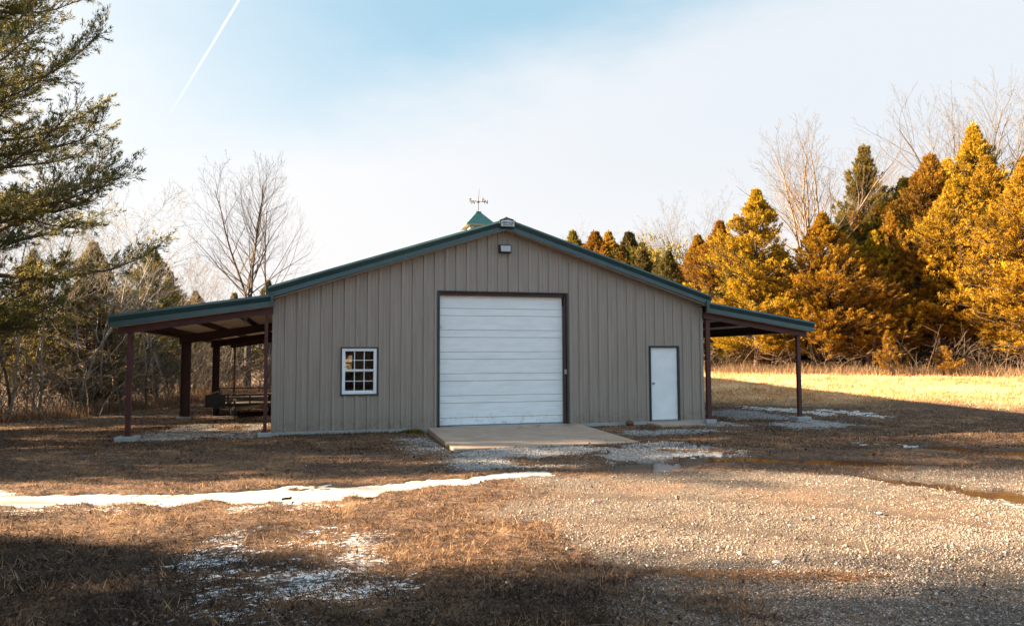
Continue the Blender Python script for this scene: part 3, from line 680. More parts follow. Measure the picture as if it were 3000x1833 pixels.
# lean-tos
def lean_top(ax): return 3.57 - (ax - 6.28) * (.58 / 3.76)
for sx in (-1, 1):
    x0, x1 = sx * 6.32, sx * 10.04
    m = MB(); m.prism([(x0, lean_top(6.32) - .006), (x1, lean_top(10.04) - .006), (x1, lean_top(10.04) - .05), (x0, lean_top(6.32) - .05)], 'Y', -.335, D + .33)
    y = -.1
    while y < D + .2: m.bar((x0 + sx * .02, y, lean_top(6.34) + .004), (x1 - sx * .02, y, lean_top(10.02) + .004), .05, .026); y += .61
    r = m.build('lean_to_roof', M['roof'], B)
    me = bpy.data.meshes.new('ceiling_liner'); za, zb_ = lean_top(6.32) - .056, lean_top(10.04) - .056
    me.from_pydata([(x0, -.3, za), (x1, -.3, zb_), (x1, D + .3, zb_), (x0, D + .3, za)], [], [(0, 1, 2, 3)]); me.update(); link('ceiling_liner', me, M['ceil'], B)
    rake('rake', sx * 6.29, lean_top(6.29), sx * 10.08, lean_top(10.08), B).build('rake_trim', M['green'], B)
    rake('rake', sx * 6.29, lean_top(6.29), sx * 10.08, lean_top(10.08), B, D).build('rake_trim', M['green'], B)
    m = MB(); m.prism([(sx * 6.29, lean_top(6.29) - .302), (x1, lean_top(10.04) - .302), (x1, lean_top(10.04) - .318), (sx * 6.29, lean_top(6.29) - .318)], 'Y', -.318, -.20); m.build('soffit', M['soffit'], B)
    m = MB(); m.prism([(sx * 10.045, lean_top(10.05) - .0), (sx * 10.11, lean_top(10.05) - .005), (sx * 10.11, lean_top(10.05) - .20), (sx * 10.045, lean_top(10.05) - .29)], 'Y', -.30, D + .3); m.build('eave_trim', M['green'], B)
    m = MB(); m.box(min(sx * 6.255, sx * 6.34), max(sx * 6.255, sx * 6.34), -.39, -.30, 3.26, 3.60); m.build('trim_end_cap', M['green'], B)
    # front beam and rafters
    def beam(y, d0, d1, dep0, dep1, w, nm, mat, xa=6.27, xb=9.93):
        t0, t1 = lean_top(xa) - d0, lean_top(xb) - d1; f = .012; m = MB()
        m.prism([(sx * xa, t0), (sx * xb, t1), (sx * xb, t1 - dep1), (sx * xa, t0 - dep0)], 'Y', y - .006, y + .006)
        m.prism([(sx * xa, t0 + f), (sx * xb, t1 + f), (sx * xb, t1), (sx * xa, t0)], 'Y', y - w / 2, y + w / 2)
        m.prism([(sx * xa, t0 - dep0), (sx * xb, t1 - dep1), (sx * xb, t1 - dep1 - f), (sx * xa, t0 - dep0 - f)], 'Y', y - w / 2, y + w / 2)
        return m.build(nm, mat, B)
    m = MB(); m.prism([(sx * 6.27, lean_top(6.27) - .30), (sx * 9.92, lean_top(9.92) - .30), (sx * 9.92, lean_top(9.92) - .49), (sx * 6.27, lean_top(6.27) - .49)], 'Y', -.15, -.06); m.build('front_beam', M['red'], B, .004)
    for y in (8.4, 16.8): beam(y, .27, .27, .24, .30, .16, 'rafter', M['reddk'])
    beam(D - .05, .27, .27, .2, .2, .12, 'rafter', M['reddk'])
    for x in (6.50, 7.45, 8.65, 9.86):
        m = MB(); zt = lean_top(x) - .058; m.box(sx * x - .004, sx * x + .004, -.20, D + .1, zt - .19, zt); m.box(sx * x - .004, sx * x + .055, -.20, D + .1, zt - .196, zt - .188); m.build('purlin', M['reddk'], B)
    # posts on footings
    def post(x, y, w, d, zt, foot, mat, nm='post'):
        z0 = float(ground_base(np.array(x), np.array(y))) + .11
        m = MB()
        if w < .15: m.box(x - w / 2, x + w / 2, y - d / 2, y + d / 2, z0 + .012, zt)
        else:
            m.box(x - w / 2, x - w / 2 + .012, y - d / 2, y + d / 2, z0 + .014, zt); m.box(x + w / 2 - .012, x + w / 2, y - d / 2, y + d / 2, z0 + .014, zt); m.box(x - w / 2 + .012, x + w / 2 - .012, y - .006, y + .006, z0 + .014, zt)
        p = m.build(nm, mat, B)
        m = MB(); m.box(x - w / 2 - .045, x + w / 2 + .045, y - d / 2 - .045, y + d / 2 + .045, z0, z0 + .013)
        for a in (-1, 1):
            for b_ in (-1, 1): m.tube([(x + a * (w / 2 + .025), y + b_ * (d / 2 + .02), z0 + .01), (x + a * (w / 2 + .025), y + b_ * (d / 2 + .02), z0 + .05)], .009, 6)
        m.build('base_plate', M['rust'], p)
        m = MB(); m.box(x - foot / 2, x + foot / 2, y - foot / 2, y + foot / 2, z0 - .45, z0 - .001); m.build('footing', M['conc'], p, .012)
    post(sx * 9.66, -.05, .115, .10, lean_top(9.66) - .47, .50, M['red'])
    post(sx * 6.44, -.05, .085 if sx < 0 else .14, .09, lean_top(6.44) - .49, .34, M['red'])
    for y in (8.4, 16.8): post(sx * 9.69, y, .31, .16, lean_top(9.69) - .53, .48, M['reddk'])
    post(sx * 9.69, D - .05, .11, .10, lean_top(9.69) - .45, .44, M['reddk'])
    post(sx * 6.40, D - .05, .10, .10, lean_top(6.4) - .45, .34, M['reddk'])
    m = MB(); m.box(sx * 9.95, sx * 10.0 + .001 * sx, -.15, D + .1, lean_top(9.97) - .33, lean_top(9.97) - .30) if False else m.box(min(sx * 9.93, sx * 10.03), max(sx * 9.93, sx * 10.03), -.1, D + .1, lean_top(10) - .325, lean_top(10) - .30); m.build('eave_strut', M['soffit'], B)
# bare lamp fixtures under the left lean-to
for y, x in ((3.4, -7.25), (10.6, -7.0), (17.6, -6.75)):
    zt = lean_top(-x) - .06; m = MB(); m.lathe([(.0, 0), (.06, -.002), (.06, -.05), (.045, -.07), (.0, -.075)], (x, y, zt - .19), 'Z', 12); f = m.build('ceiling_lamp', M['steel'], B, 0, True)
    m = MB(); m.lathe([(.0, -.08), (.028, -.082), (.05, -.13), (.052, -.17), (.03, -.22), (0, -.23)], (x, y, zt - .19), 'Z', 12); m.build('globe', M['lens'], f, 0, True)
    if y < 5: MB().tube([(x, y, zt - .2), (x + .05, y - .15, zt - .12), (x + .35, y - .4, zt - .06), (x + .9, y - .5, zt - .05)], .012, 6).build('conduit', M['steel'], f)

# cupola on the ridge
cu = empty('cupola', (0, 3.4, 0)); cu.parent = B
# children built in world coordinates; the empty sits at the ridge line
def child_world(o): o.matrix_parent_inverse = cu.matrix_basis.inverted(); return o
m = MB(); m.box(-.36, .36, 3.04, 3.76, 5.55, 6.27); child_world(m.build('cupola_body', M['louvre'], cu))
for (ax, s) in (('y', -1), ('y', 1), ('x', -1), ('x', 1)):
    m = MB()
    for k in range(5):
        z = 5.86 + k * .075
        if ax == 'y': m.box(-.22, .22, 3.4 + s * .362 - .006, 3.4 + s * .362 + .006, z, z + .03)
        else: m.box(s * .362 - .006, s * .362 + .006, 3.18, 3.62, z, z + .03)
    child_world(m.build('louvre', M['groove'], cu))
m = MB(); h = .50; t = .07
m.add([(-h, 3.4 - h, 6.27), (h, 3.4 - h, 6.27), (h, 3.4 + h, 6.27), (-h, 3.4 + h, 6.27), (-t, 3.4 - t, 6.74), (t, 3.4 - t, 6.74), (t, 3.4 + t, 6.74), (-t, 3.4 + t, 6.74)],
      [(3, 2, 1, 0), (4, 5, 6, 7), (0, 1, 5, 4), (1, 2, 6, 5), (2, 3, 7, 6), (3, 0, 4, 7)])
child_world(m.build('cupola_roof', M['cupgreen'], cu, .006))
m = MB(); m.box(-h - .012, h + .012, 3.4 - h - .012, 3.4 + h + .012, 6.225, 6.268); child_world(m.build('cupola_eave', M['soffit'], cu))
m = MB(); m.box(-.085, .085, 3.315, 3.485, 6.738, 6.765); child_world(m.build('cupola_cap', M['cupgreen'], cu))
# weathervane: a thing fixed to the cupola
wv = empty('weathervane', (0, 3.4, 0)); wv.parent = B
def wvc(o): o.matrix_parent_inverse = wv.matrix_basis.inverted(); return o
wvc(MB().tube([(0, 3.4, 6.76), (0, 3.4, 7.20), (.02, 3.4, 7.36), (.035, 3.4, 7.56)], [.014, .012, .009, .004], 8).build('spire', M['iron'], wv))
ang = math.radians(28)
dx, dy = math.cos(ang), -math.sin(ang)
m = MB(); m.tube([(-.24 * dx, 3.4 - .24 * dy, 7.15), (.24 * dx, 3.4 + .24 * dy, 7.08)], .008, 6); m.tube([(-.20 * -dy, 3.4 - .20 * dx, 7.05), (.20 * -dy, 3.4 + .20 * dx, 7.16)], .008, 6); m.lathe([(0, -.045), (.035, -.03), (.04, 0), (.03, .03), (0, .04)], (0, 3.4, 7.10), 'Z', 10)
wvc(m.build('cross_arms', M['iron'], wv))
for ch, px, py, pz, mt in (('S', -.27 * dx, 3.4 - .27 * dy, 7.17, 'iron'), ('N', .27 * dx, 3.4 + .27 * dy, 7.08, 'iron'), ('W', -.20, 3.30, 7.05, 'gold'), ('E', .19, 3.5, 7.19, 'gold')):
    wvc(text_mesh('compass_letter', ch, .17, M[mt], wv, Matrix.Translation((px, py, pz)) @ face, .006, .003))

# ------------------------------------------------------------------ ramp and step, stone
m = MB(); vs = [(-2.2, -.046, -.006), (2.2, -.046, -.006), (2.22, -4.12, -.088), (-2.24, -4.2, -.088)]
m.add(vs + [(x, y, -.35) for x, y, z in vs], [(0, 1, 2, 3), (7, 6, 5, 4), (0, 4, 5, 1), (1, 5, 6, 2), (2, 6, 7, 3), (3, 7, 4, 0)])
tag(m.build('concrete_ramp', M['ramp'], None, .012), 'wide tan concrete ramp sloping down from the white roll-up door', 'ramp')
m = MB(); m.box(4.38, 5.75, -.98, -.046, -.3, -.035)
tag(m.build('door_step', M['ramp'], None, .012), 'small flat concrete pad in front of the white walk door', 'step')
def stone(name, loc, r, mat, seed, label, cat, sq=.6):
    bm = bmesh.new(); bmesh.ops.create_icosphere(bm, subdivisions=3, radius=r); rnd = random.Random(seed); k = [Vector([rnd.uniform(-1, 1) for _ in range(3)]).normalized() for _ in range(7)]
    for v in bm.verts:
        for d in k:
            p = v.co.dot(d)
            if p > r * .72: v.co -= d * (p - r * .72) * .85
        v.co.z *= sq
    me = bpy.data.meshes.new(name); bm.to_mesh(me); bm.free(); o = link(name, me, mat, None, loc); return tag(o, label, cat)
stone('rock', (3.72, -.22, -.02), .14, M['brick'], 3, 'reddish brown rock at the foot of the wall left of the walk door', 'rock')

# ------------------------------------------------------------------ trailer under the left lean-to
T = empty('utility_trailer', (-8.0, 8.3, -.27)); tag(T, 'black open utility trailer with railings parked under the left lean-to', 'trailer')
def tb(): return MB()
TZ = 0.0
def tbuild(m, *a, **k): return m.build(*a, **k)
x0, x1, y0, y1 = -1.02, 1.30, 0.0, 3.6
m = tb(); m.box(x0, x1, y0, y0 + .06, .44, .54); m.box(x0, x1, y1 - .06, y1, .44, .54); m.box(x0, x0 + .06, y0 + .06, y1 - .06, .44, .54); m.box(x1 - .06, x1, y0 + .06, y1 - .06, .44, .54)
for k in range(1, 5): m.box(x0 + .06, x1 - .06, k * .72, k * .72 + .05, .45, .52)
m.build('chassis', M['black'], T)
m = tb()
for k in range(15):
    xx = x0 + .07 + k * .145
    m.box(xx, xx + .138, y0 + .07, y1 - .07, .525, .56)
m.build('deck', M['wood'], T)
def rail(a, b):
    m = tb(); a = Vector(a); b = Vector(b); m.bar(a + Vector((0, 0, .86)), b + Vector((0, 0, .86)), .05, .05)
    n = 3
    for k in range(n + 1):
        p = a + (b - a) * k / n; m.bar(p + Vector((0, 0, .54)), p + Vector((0, 0, .835)), .05, .05, (0, 1, 0))
    m.bar(a + Vector((0, 0, .64)), b + Vector((0, 0, .64)), .02, .03)
    return m.build('rail', M['black'], T)
rail((x0 + .03, y0 + .03, 0), (x1 - .03, y0 + .03, 0)); rail((x0 + .03, y1 - .1, 0), (x0 + .03, y0 + .09, 0)); rail((x1 - .03, y0 + .09, 0), (x1 - .03, y1 - .1, 0))
m = tb(); m.box(x0 + .03, x0 + .70, y0 - .035, y0 - .005, .50, .87)
for k in range(9):
    for c in (.08, .52): m.box(x0 + c + .02, x0 + c + .13, y0 - .044, y0 - .034, .56 + k * .03, .572 + k * .03)
m.build('front_panel', M['black'], T)
m = tb(); m.box(x0 + .05, x1 - .05, y1 - .05, y1 - .0, .56, .60); m.bar((x0 + .08, y1 + .02, .56), (x0 + .08, y1 + .02, 1.0), .04, .04, (0, 1, 0)); m.bar((x1 - .08, y1 + .02, .56), (x1 - .08, y1 + .02, 1.0), .04, .04, (0, 1, 0)); m.bar((x0 + .08, y1 + .02, .98), (x1 - .08, y1 + .02, .98), .04, .04)
m.build('ramp_gate', M['black'], T)
tx = .12
m = tb(); m.bar((x0 + .15, y0 + .3, .46), (tx - .03, y0 - 1.25, .46), .06, .09); m.bar((x1 - .15, y0 + .3, .46), (tx + .03, y0 - 1.25, .46), .06, .09); m.box(tx - .06, tx + .06, y0 - 1.5, y0 - 1.2, .43, .50); m.build('tongue', M['black'], T)
m = tb(); m.tube([(tx, y0 - 1.85, .50), (tx, y0 - 1.6, .51), (tx, y0 - 1.45, .51)], [.05, .045, .04], 10); m.build('coupler', M['steel'], T)
m = tb(); m.tube([(tx, y0 - 1.30, .05), (tx, y0 - 1.30, .30)], .022, 10); m.tube([(tx, y0 - 1.30, .28), (tx, y0 - 1.30, .82)], .036, 12); m.box(tx - .08, tx + .08, y0 - 1.38, y0 - 1.22, .0, .02); m.tube([(tx, y0 - 1.3, .02), (tx, y0 - 1.3, .06)], .03, 10)
jk = m.build('jack', M['black'], T)
m = tb(); m.box(tx - .05, tx + .05, y0 - 1.345, y0 - 1.255, .72, .80); m.build('label_plate', M['louvre'], jk)
m = tb(); m.tube([(tx, y0 - 1.30, .80), (tx - .02, y0 - 1.30, .86), (tx - .12, y0 - 1.30, .88), (tx - .13, y0 - 1.3, .93)], .010, 6); m.build('crank', M['steel'], jk)
pts = [(tx - .10 + .03 * math.sin(k * 1.3), y0 - 1.33, .50 - .30 * math.sin(math.pi * k / 10)) for k in range(11)]
tb().tube(pts, .012, 6).build('safety_chain', M['steel'], T)
for s in (x0 + .18, x1 - .10):
    w = empty('wheel'); w.parent = T; m = MB()
    m.lathe([(.17, -.09), (.27, -.10), (.325, -.085), (.335, -.05), (.335, .05), (.325, .085), (.27, .10), (.17, .09)], (s, 1.7, .335), 'X', 32); m.build('tyre', M['rubber'], w, 0, True)
    m = MB(); m.lathe([(.02, -.075), (.05, -.08), (.06, -.04), (.15, -.045), (.172, -.085), (.172, .085), (.12, .03), (.05, .03), (0, .03)], (s, 1.7, .335), 'X', 24); m.build('rim', M['steel'], w, 0, True)
    m = MB(); pr = [(1.7 + .46 * math.cos(a), .335 + .44 * math.sin(a)) for a in [math.pi * k / 10 for k in range(11)]]
    for (ya, za), (yb, zb2) in zip(pr[:-1], pr[1:]): m.add([(s - .13, ya, za), (s + .13, ya, za), (s + .13, yb, zb2), (s - .13, yb, zb2)], [(0, 1, 2, 3)])
    m.build('fender', M['black'], T)
m = tb(); m.box(x0 - .012, x0, y0 + .02, y0 + .08, .56, .72); m.build('marker_light', M['orange'], T)
m = tb(); m.bar((x0 + .1, 1.7, .33), (x1 - .1, 1.7, .33), .06, .06); m.build('axle', M['black'], T)

# ------------------------------------------------------------------ tree generators
def blades(rng, P, Dv, L, Wd, spread):
    """one long narrow triangle per row: base P, direction Dv, length L, width Wd"""
    n = len(P); d = Dv + rng.normal(size=(n, 3)) * spread; d /= np.linalg.norm(d, axis=1, keepdims=True)
    r = rng.normal(size=(n, 3)); s = np.cross(d, r); s /= np.linalg.norm(s, axis=1, keepdims=True) + 1e-9
    a = P - s * (Wd / 2)[:, None]; b = P + s * (Wd / 2)[:, None]; c = P + d * L[:, None]
    return np.stack([a, b, c], 1).reshape(-1, 3)
def plumes(rng, O, Dr, Ln, Wr, n_each, bl, bw, up=.5, core=.0, fwd=.9):
    """feathery sprays: origin O, unit dir Dr, length Ln, radius Wr; n_each blades in each"""
    K = len(O); idx = np.repeat(np.arange(K), n_each); n = len(idx)
    t = core + (1 - core) * rng.random(n) ** .75
    wid = Wr[idx] * (1.18 - t) * 1.15
    off = rng.normal(size=(n, 3)) * .55; P = O[idx] + Dr[idx] * (Ln[idx] * t)[:, None] + off * wid[:, None]
    dd = Dr[idx] * fwd + off * .55; dd[:, 2] += up
    L = bl * (.6 + .8 * rng.random(n)); Wd = bw * (.7 + .6 * rng.random(n))
    V = blades(rng, P, dd, L, Wd, .35)
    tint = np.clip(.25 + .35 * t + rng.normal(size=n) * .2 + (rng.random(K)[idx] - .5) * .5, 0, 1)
    return V, tint
def tubes_mesh(name, lines, nside=5):
    """lines: list of (pts (k,3), radii (k,))"""
    Vs = []; Fs = []; base = 0
    for P, R in lines:
        P = np.asarray(P, float); R = np.asarray(R, float); k = len(P); ns = nside if R[0] > .02 else 3
        d = np.gradient(P, axis=0); d /= np.linalg.norm(d, axis=1, keepdims=True) + 1e-9
        ref = np.array([1., 0, 0]) if abs(d[0, 0]) < .8 else np.array([0, 1., 0])
        u = np.cross(d, ref); u /= np.linalg.norm(u, axis=1, keepdims=True) + 1e-9; v = np.cross(d, u)
        a = 2 * np.pi * np.arange(ns) / ns
        ring = P[:, None, :] + (u[:, None, :] * np.cos(a)[None, :, None] + v[:, None, :] * np.sin(a)[None, :, None]) * R[:, None, None]
        Vs.append(ring.reshape(-1, 3))
        i = np.arange(k - 1)[:, None] * ns; j = np.arange(ns)[None, :]; j2 = (j + 1) % ns
        Fs.append((np.stack([i + j, i + j2, i + ns + j2, i + ns + j], -1).reshape(-1, 4)) + base); base += k * ns
    return idx_mesh(name, np.concatenate(Vs), np.concatenate(Fs), smooth=True)
def cedar_meshes(seed, H, Rad, K=300, nb=85, bl=.16, bw=.05, cb=.12, taper=.75, droop=0.0, lean=0.):
    """foliage and trunk of a juniper-like conical tree"""
    rng = np.random.default_rng(seed)
    NL = max(14, K // 25); nt_ = max(4, K // 90)
    hl = cb + (1 - cb) * ((np.arange(NL) + rng.random(NL)) / NL) ** 1.12; al = np.arange(NL) * 2.4 + rng.normal(size=NL) * .5
    fl = rng.uniform(.50, 1.30, NL) * (1 + .16 * np.sin(al * 2 + seed)); ul = rng.uniform(.05, .55, NL) + .8 * hl ** 2
    li = rng.integers(0, NL, K); tt = rng.random(K) ** .62
    env = Rad * ((1.0 - hl[li] ** 1.2) ** taper) * (.62 + .38 * np.clip((hl[li] - cb) / .14, 0, 1)) * fl[li] + .05
    rr_ = env * (.22 + .78 * tt); fan = .34 * tt
    ang = al[li] + rng.normal(size=K) * fan / np.maximum(.5, .5 + 0 * tt)
    h = hl[li] + (rr_ * ul[li] + rng.normal(size=K) * (.10 + .22 * tt)) / H; h = np.clip(h, cb * .5, .985)
    h[:nt_] = np.linspace(.93, 1.0, nt_); rr_[:nt_] = .05
    rr_ = np.minimum(rr_, (1.015 - h) * H * (.30 + .10 * Rad / H * 3.3) * (.75 + .45 * fl[li]) * 1.25 * (.30 + .70 * np.clip((1 - h) / .22, 0, 1)) + .04)
    upz = .15 + ul[li] + .9 * h ** 2 + rng.normal(size=K) * .35 - droop; upz[:nt_] = 5.
    tw = ang + rng.normal(size=K) * .6
    Dr = np.stack([np.cos(tw), np.sin(tw), upz], 1); Dr /= np.linalg.norm(Dr, axis=1, keepdims=True)
    s_ = H / 11.; Ln = rng.uniform(.22, .95, K) * (1 - .35 * h) * s_ ** .5
    T = np.stack([np.cos(ang) * rr_ + lean * h, np.sin(ang) * rr_, h * H], 1); O = T - Dr * Ln[:, None] * .7
    rin = np.hypot(O[:, 0], O[:, 1])
    Wr = (.06 + .13 * Ln) * rng.uniform(.7, 1.2, K)
    V, tint = plumes(rng, O, Dr, Ln, Wr, nb, bl, bw, up=.55)
    fol = tri_mesh('crown', V, 3, tint)
    lines = []
    zz = np.linspace(-.35, H * .93, 9); tr = np.stack([lean * zz / H + np.sin(zz * 1.1 + seed) * .05, np.cos(zz * .9 + seed) * .05, zz], 1)
    lines.append((tr, np.interp(zz, [-.3, H], [.022 * H * .55 + .03, .012])))
    for i in range(0, K, 3):
        a = np.array([lean * h[i] + 0, 0, max(.5, O[i, 2] - rin[i] * .35)]); b = O[i]; c = O[i] + Dr[i] * Ln[i] * .8
        lines.append((np.array([a, (a + b) / 2 + [0, 0, -.04], b, c]), np.array([.03, .022, .016, .006])))
    for i in range(int(14)):      # dead lower branches
        a0 = rng.random() * 6.28; z0 = H * cb * rng.uniform(.25, 1.1) + .2; l = rng.uniform(.5, 1.3) * Rad * .6
        a = np.array([0, 0, z0]); b = a + [math.cos(a0) * l * .5, math.sin(a0) * l * .5, rng.uniform(-.05, .25)]; c = a + [math.cos(a0 + .2) * l, math.sin(a0 + .2) * l, rng.uniform(-.3, .35)]
        lines.append((np.array([a, b, c]), np.array([.018, .012, .005])))
    return fol, tubes_mesh('trunk', lines, 7)
def bare_lines(seed, H, spread=.5, r0=.16, forks=3, depth=4, fork_h=.25, dens=1.0, upw=.25, wig=.09, lo=.18):
    rng = np.random.default_rng(seed); lines = []
    def grow(p, d, L, r, lev):
        k = 7 if lev < 2 else (5 if lev < 3 else 4)
        P = [p.copy()]; dd = d.copy(); step = L / (k - 1); ds = [dd.copy()]
        for i in range(k - 1):
            dd = dd + rng.normal(size=3) * wig * (1 + .5 * lev); dd[2] += upw * (.25 + .18 * lev) * (1 if lev else .1); dd /= np.linalg.norm(dd); P.append(P[-1] + dd * step); ds.append(dd.copy())
        R = np.linspace(r, r * .22, k); lines.append((np.array(P), np.maximum(R, .0035)))
        if lev >= depth: return
        n = {0: int(H * 1.5 * dens), 1: int(7 * dens), 2: int(6 * dens), 3: int(4 * dens)}.get(lev, 3)
        for q_ in range(max(n, 2)):
            t = lo + (1 - lo) * (q_ + rng.random()) / max(n, 2) if lev == 0 else .2 + .8 * (q_ + rng.random()) / n
            t = min(t, .99); f = t * (k - 1); i = min(int(f), k - 2); a = P[i] + (P[i + 1] - P[i]) * (f - i)
            az = q_ * 2.4 + rng.random() * 1.2; base = ds[i]; u = np.cross(base, [0.3, .2, .93]); u /= np.linalg.norm(u) + 1e-9; v = np.cross(base, u)
            side = u * math.cos(az) + v * math.sin(az); ang = spread * rng.uniform(.75, 1.25) * (1.12 - .45 * t)
            nd_ = base * math.cos(ang) + side * math.sin(ang); nd_ /= np.linalg.norm(nd_)
            ln = L * rng.uniform(.34, .52) * (1.15 - .65 * t) * (1.25 if lev == 0 else 1.1); rr = max(R[i] * rng.uniform(.30, .46), .0045)
            grow(a, nd_, ln, rr, lev + 1)
    z0 = np.array([0., 0, -.3])
    if forks <= 1: grow(z0, np.array([rng.normal() * .03, rng.normal() * .03, 1.]), H, r0, 0)
    else:
        fz = H * fork_h; T0 = np.array([[0, 0, -.3], [rng.normal() * .05, 0, fz * .5], [0, rng.normal() * .05, fz]]); lines.append((T0, np.array([r0, r0 * .88, r0 * .8])))
        for q_ in range(forks):
            az = q_ * 6.283 / forks + rng.random(); tl = rng.uniform(.12, .42) if q_ else .04
            d = np.array([math.cos(az) * tl, math.sin(az) * tl, 1.]); d /= np.linalg.norm(d); grow(T0[-1] - [0, 0, fz * .12 * rng.random()], d, (H - fz) * rng.uniform(.84, 1.0), r0 * rng.uniform(.36, .5), 0)
    return lines
def gz1(x, y): return float(ground_z(np.array([x]), np.array([y]))[0])

# cedar variants (unit designs; instances are scaled copies sharing mesh data)
VAR = {}
def cedar_var(key, *a, **k):
    if key not in VAR: VAR[key] = (cedar_meshes(*a, **k), a[1])
    return VAR[key]
SPECS = {'a': dict(seed=1, H=11, Rad=3.0, K=1500, nb=70, bl=.115, bw=.036, cb=.10, taper=.78), 'b': dict(seed=2, H=11, Rad=3.6, K=1900, nb=70, bl=.115, bw=.036, cb=.13, taper=.62), 'c': dict(seed=5, H=11, Rad=2.5, K=1150, nb=70, bl=.115, bw=.036, cb=.15, taper=.85), 'd': dict(seed=9, H=11, Rad=3.3, K=1600, nb=70, bl=.115, bw=.036, cb=.15, taper=.7), 'e': dict(seed=13, H=8, Rad=3.0, K=1200, nb=70, bl=.11, bw=.034, cb=.06, taper=.62), 's': dict(seed=21, H=2.4, Rad=.85, K=150, nb=44, bl=.09, bw=.025, cb=.04, taper=.9)}
for k_, s_ in SPECS.items():
    VAR[k_] = cedar_meshes(**s_)
def fol_copy(me, mat):
    key = me.name + mat.name
    if key not in VAR: c = me.copy(); c.materials.clear(); c.materials.append(mat); VAR[key] = c
    return VAR[key]
def cedar(x, y, H, var, matk, label, group, rot=0., wide=1.0, name='cedar_tree'):
    fo, tr = VAR[var]; s = H / SPECS[var]['H']
    e = empty(name, (x, y, gz1(x, y))); e.rotation_euler = (math.sin(x * 7.1) * .05, math.cos(y * 5.3) * .05, rot); e.scale = (s * wide * (1 + .12 * math.sin(x * 3 + y)), s * wide * (1 - .12 * math.sin(x * 3 + y)), s)
    tag(e, label, 'tree', group)
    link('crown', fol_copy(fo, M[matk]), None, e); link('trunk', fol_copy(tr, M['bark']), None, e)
    return e
BV = {}
def bare(x, y, ht, key, matk, label, group, rot=0., wide=1.0, name='bare_tree', **kw):
    kk = key
    if kk not in BV: BV[kk] = (tubes_mesh('branches', bare_lines(**kw)), kw['H'])
    me, h0 = BV[kk]; s = ht / h0
    mk = kk + matk
    if mk not in BV: c = me.copy(); c.materials.append(M[matk]); BV[mk] = c
    e = link(name, BV[mk], None, None, (x, y, gz1(x, y))); e.rotation_euler[2] = rot; e.scale = (s * wide, s * wide, s)
    tag(e, label, 'tree', group); return e

G1 = 'golden cedars along the right edge of the meadow'
R = [
 (20.0, 17.7, 11.0, 'a', 'cedar_gold', 1.05, 'tall pointed yellow-green cedar just right of the right lean-to'),
 (22.2, 24.8, 10.4, 'b', 'cedar_rust', 1.0, 'dull rusty cedar behind the tall pointed one, nearest the roof'),
 (30.9, 21.9, 15.5, 'c', 'cedar_green', .95, 'tallest dark green pointed cedar rising among the bare crowns'),
 (23.4, 15.7, 9.2, 'b', 'cedar_gold', 1.15, 'shorter golden cedar in front of the large pale bare tree'),
 (34.2, 23.1, 12.1, 'a', 'cedar_green', 1.0, 'dark green cedar behind, between the bare tree and the big golden cedars'),
 (31.1, 15.7, 13.2, 'd', 'cedar_rust', 1.05, 'broad orange cedar with a pointed top, left one of the big right-hand group'),
 (36.5, 16.3, 15.7, 'a', 'cedar_rust', .9, 'tallest orange cedar near the right border, under bare twigs'),
 (29.9, 12.3, 10.9, 'b', 'cedar_gold', .95, 'wide golden cedar in front of the tallest orange ones'),
 (30.6, 8.5, 11.3, 'b', 'cedar_gold', 1.05, 'brightest yellow cedar at the right border of the photo'),
 (36.6, 12.1, 14.2, 'd', 'cedar_gold', 1.0, 'tall golden cedar at the far right behind the brightest one'),
 (25.1, 21.5, 7.6, 'b', 'cedar_rust', .9, 'low rusty cedar in shade beside the pale bare tree'),
 (30.2, 18.6, 11.2, 'd', 'cedar_green', 1.0, 'squat olive cedar between the dark pointed and the broad orange cedar'),
 (26.6, 16.0, 8.2, 'e', 'cedar_gold', .9, 'small golden cedar with a round top in front of the dark gap'),
 (27.4, 18.8, 9.8, 'c', 'cedar_green', 1.1, 'narrow olive cedar standing in the shaded gap of the wood'),
 (24.9, 31.5, 10.6, 'b', 'cedar_rust', 1.0, 'reddish cedar seen just above the right lean-to roof'),
 (33.0, 6.5, 12.0, 'b', 'cedar_gold', 1.0, 'golden cedar cut off by the right border, nearest the camera'),
 (21.9, 20.2, 8.2, 'e', 'cedar_green', 1.0, 'dark bushy cedar visible under the right lean-to roof'),
 (17.6, 24.5, 8.0, 'b', 'cedar_dark', 1.0, 'dark cedar in shade directly behind the right lean-to'),
 (19.0, 30.5, 9.0, 'a', 'cedar_dark', 1.1, 'tall dark cedar behind the right lean-to'),
 (33.4, 12.9, 12.6, 'b', 'cedar_rust', 1.0, 'bronze cedar between the broad orange one and the brightest yellow one'),
 (28.3, 15.3, 9.4, 'b', 'cedar_rust', .95, 'bronze cedar closing the gap beside the broad orange cedar'),
 (21.6, 17.3, 7.6, 'c', 'cedar_gold', 1.2, 'smaller golden cedar leaning on the right side of the tall pointed one'),
 (24.9, 14.3, 6.4, 'd', 'cedar_rust', 1.1, 'small bronze cedar before the pale bare tree, nearest the meadow'),
 (28.6, 13.2, 8.2, 'c', 'cedar_rust', 1.3, 'slim bronze cedar on the left flank of the wide golden cedar'),
 (31.8, 10.6, 9.6, 'd', 'cedar_gold', 1.1, 'golden cedar squeezed between the wide one and the brightest one'),
 (29.2, 19.4, 10.4, 'a', 'cedar_rust', 1.1, 'tall bronze cedar in the middle gap behind the round-topped one'),
 (35.0, 18.0, 13.8, 'b', 'cedar_gold', .9, 'tall golden cedar whose top shows between the two highest orange ones'),
 (33.0, 20.6, 13.0, 'b', 'cedar_green', 1.0, 'dark olive cedar behind the broad orange cedar'),
]
for i, (x, y, h, v, mk, w, lb) in enumerate(R): cedar(x, y, h, v, mk, lb, G1, rot=i * 1.7, wide=w * 1.18)
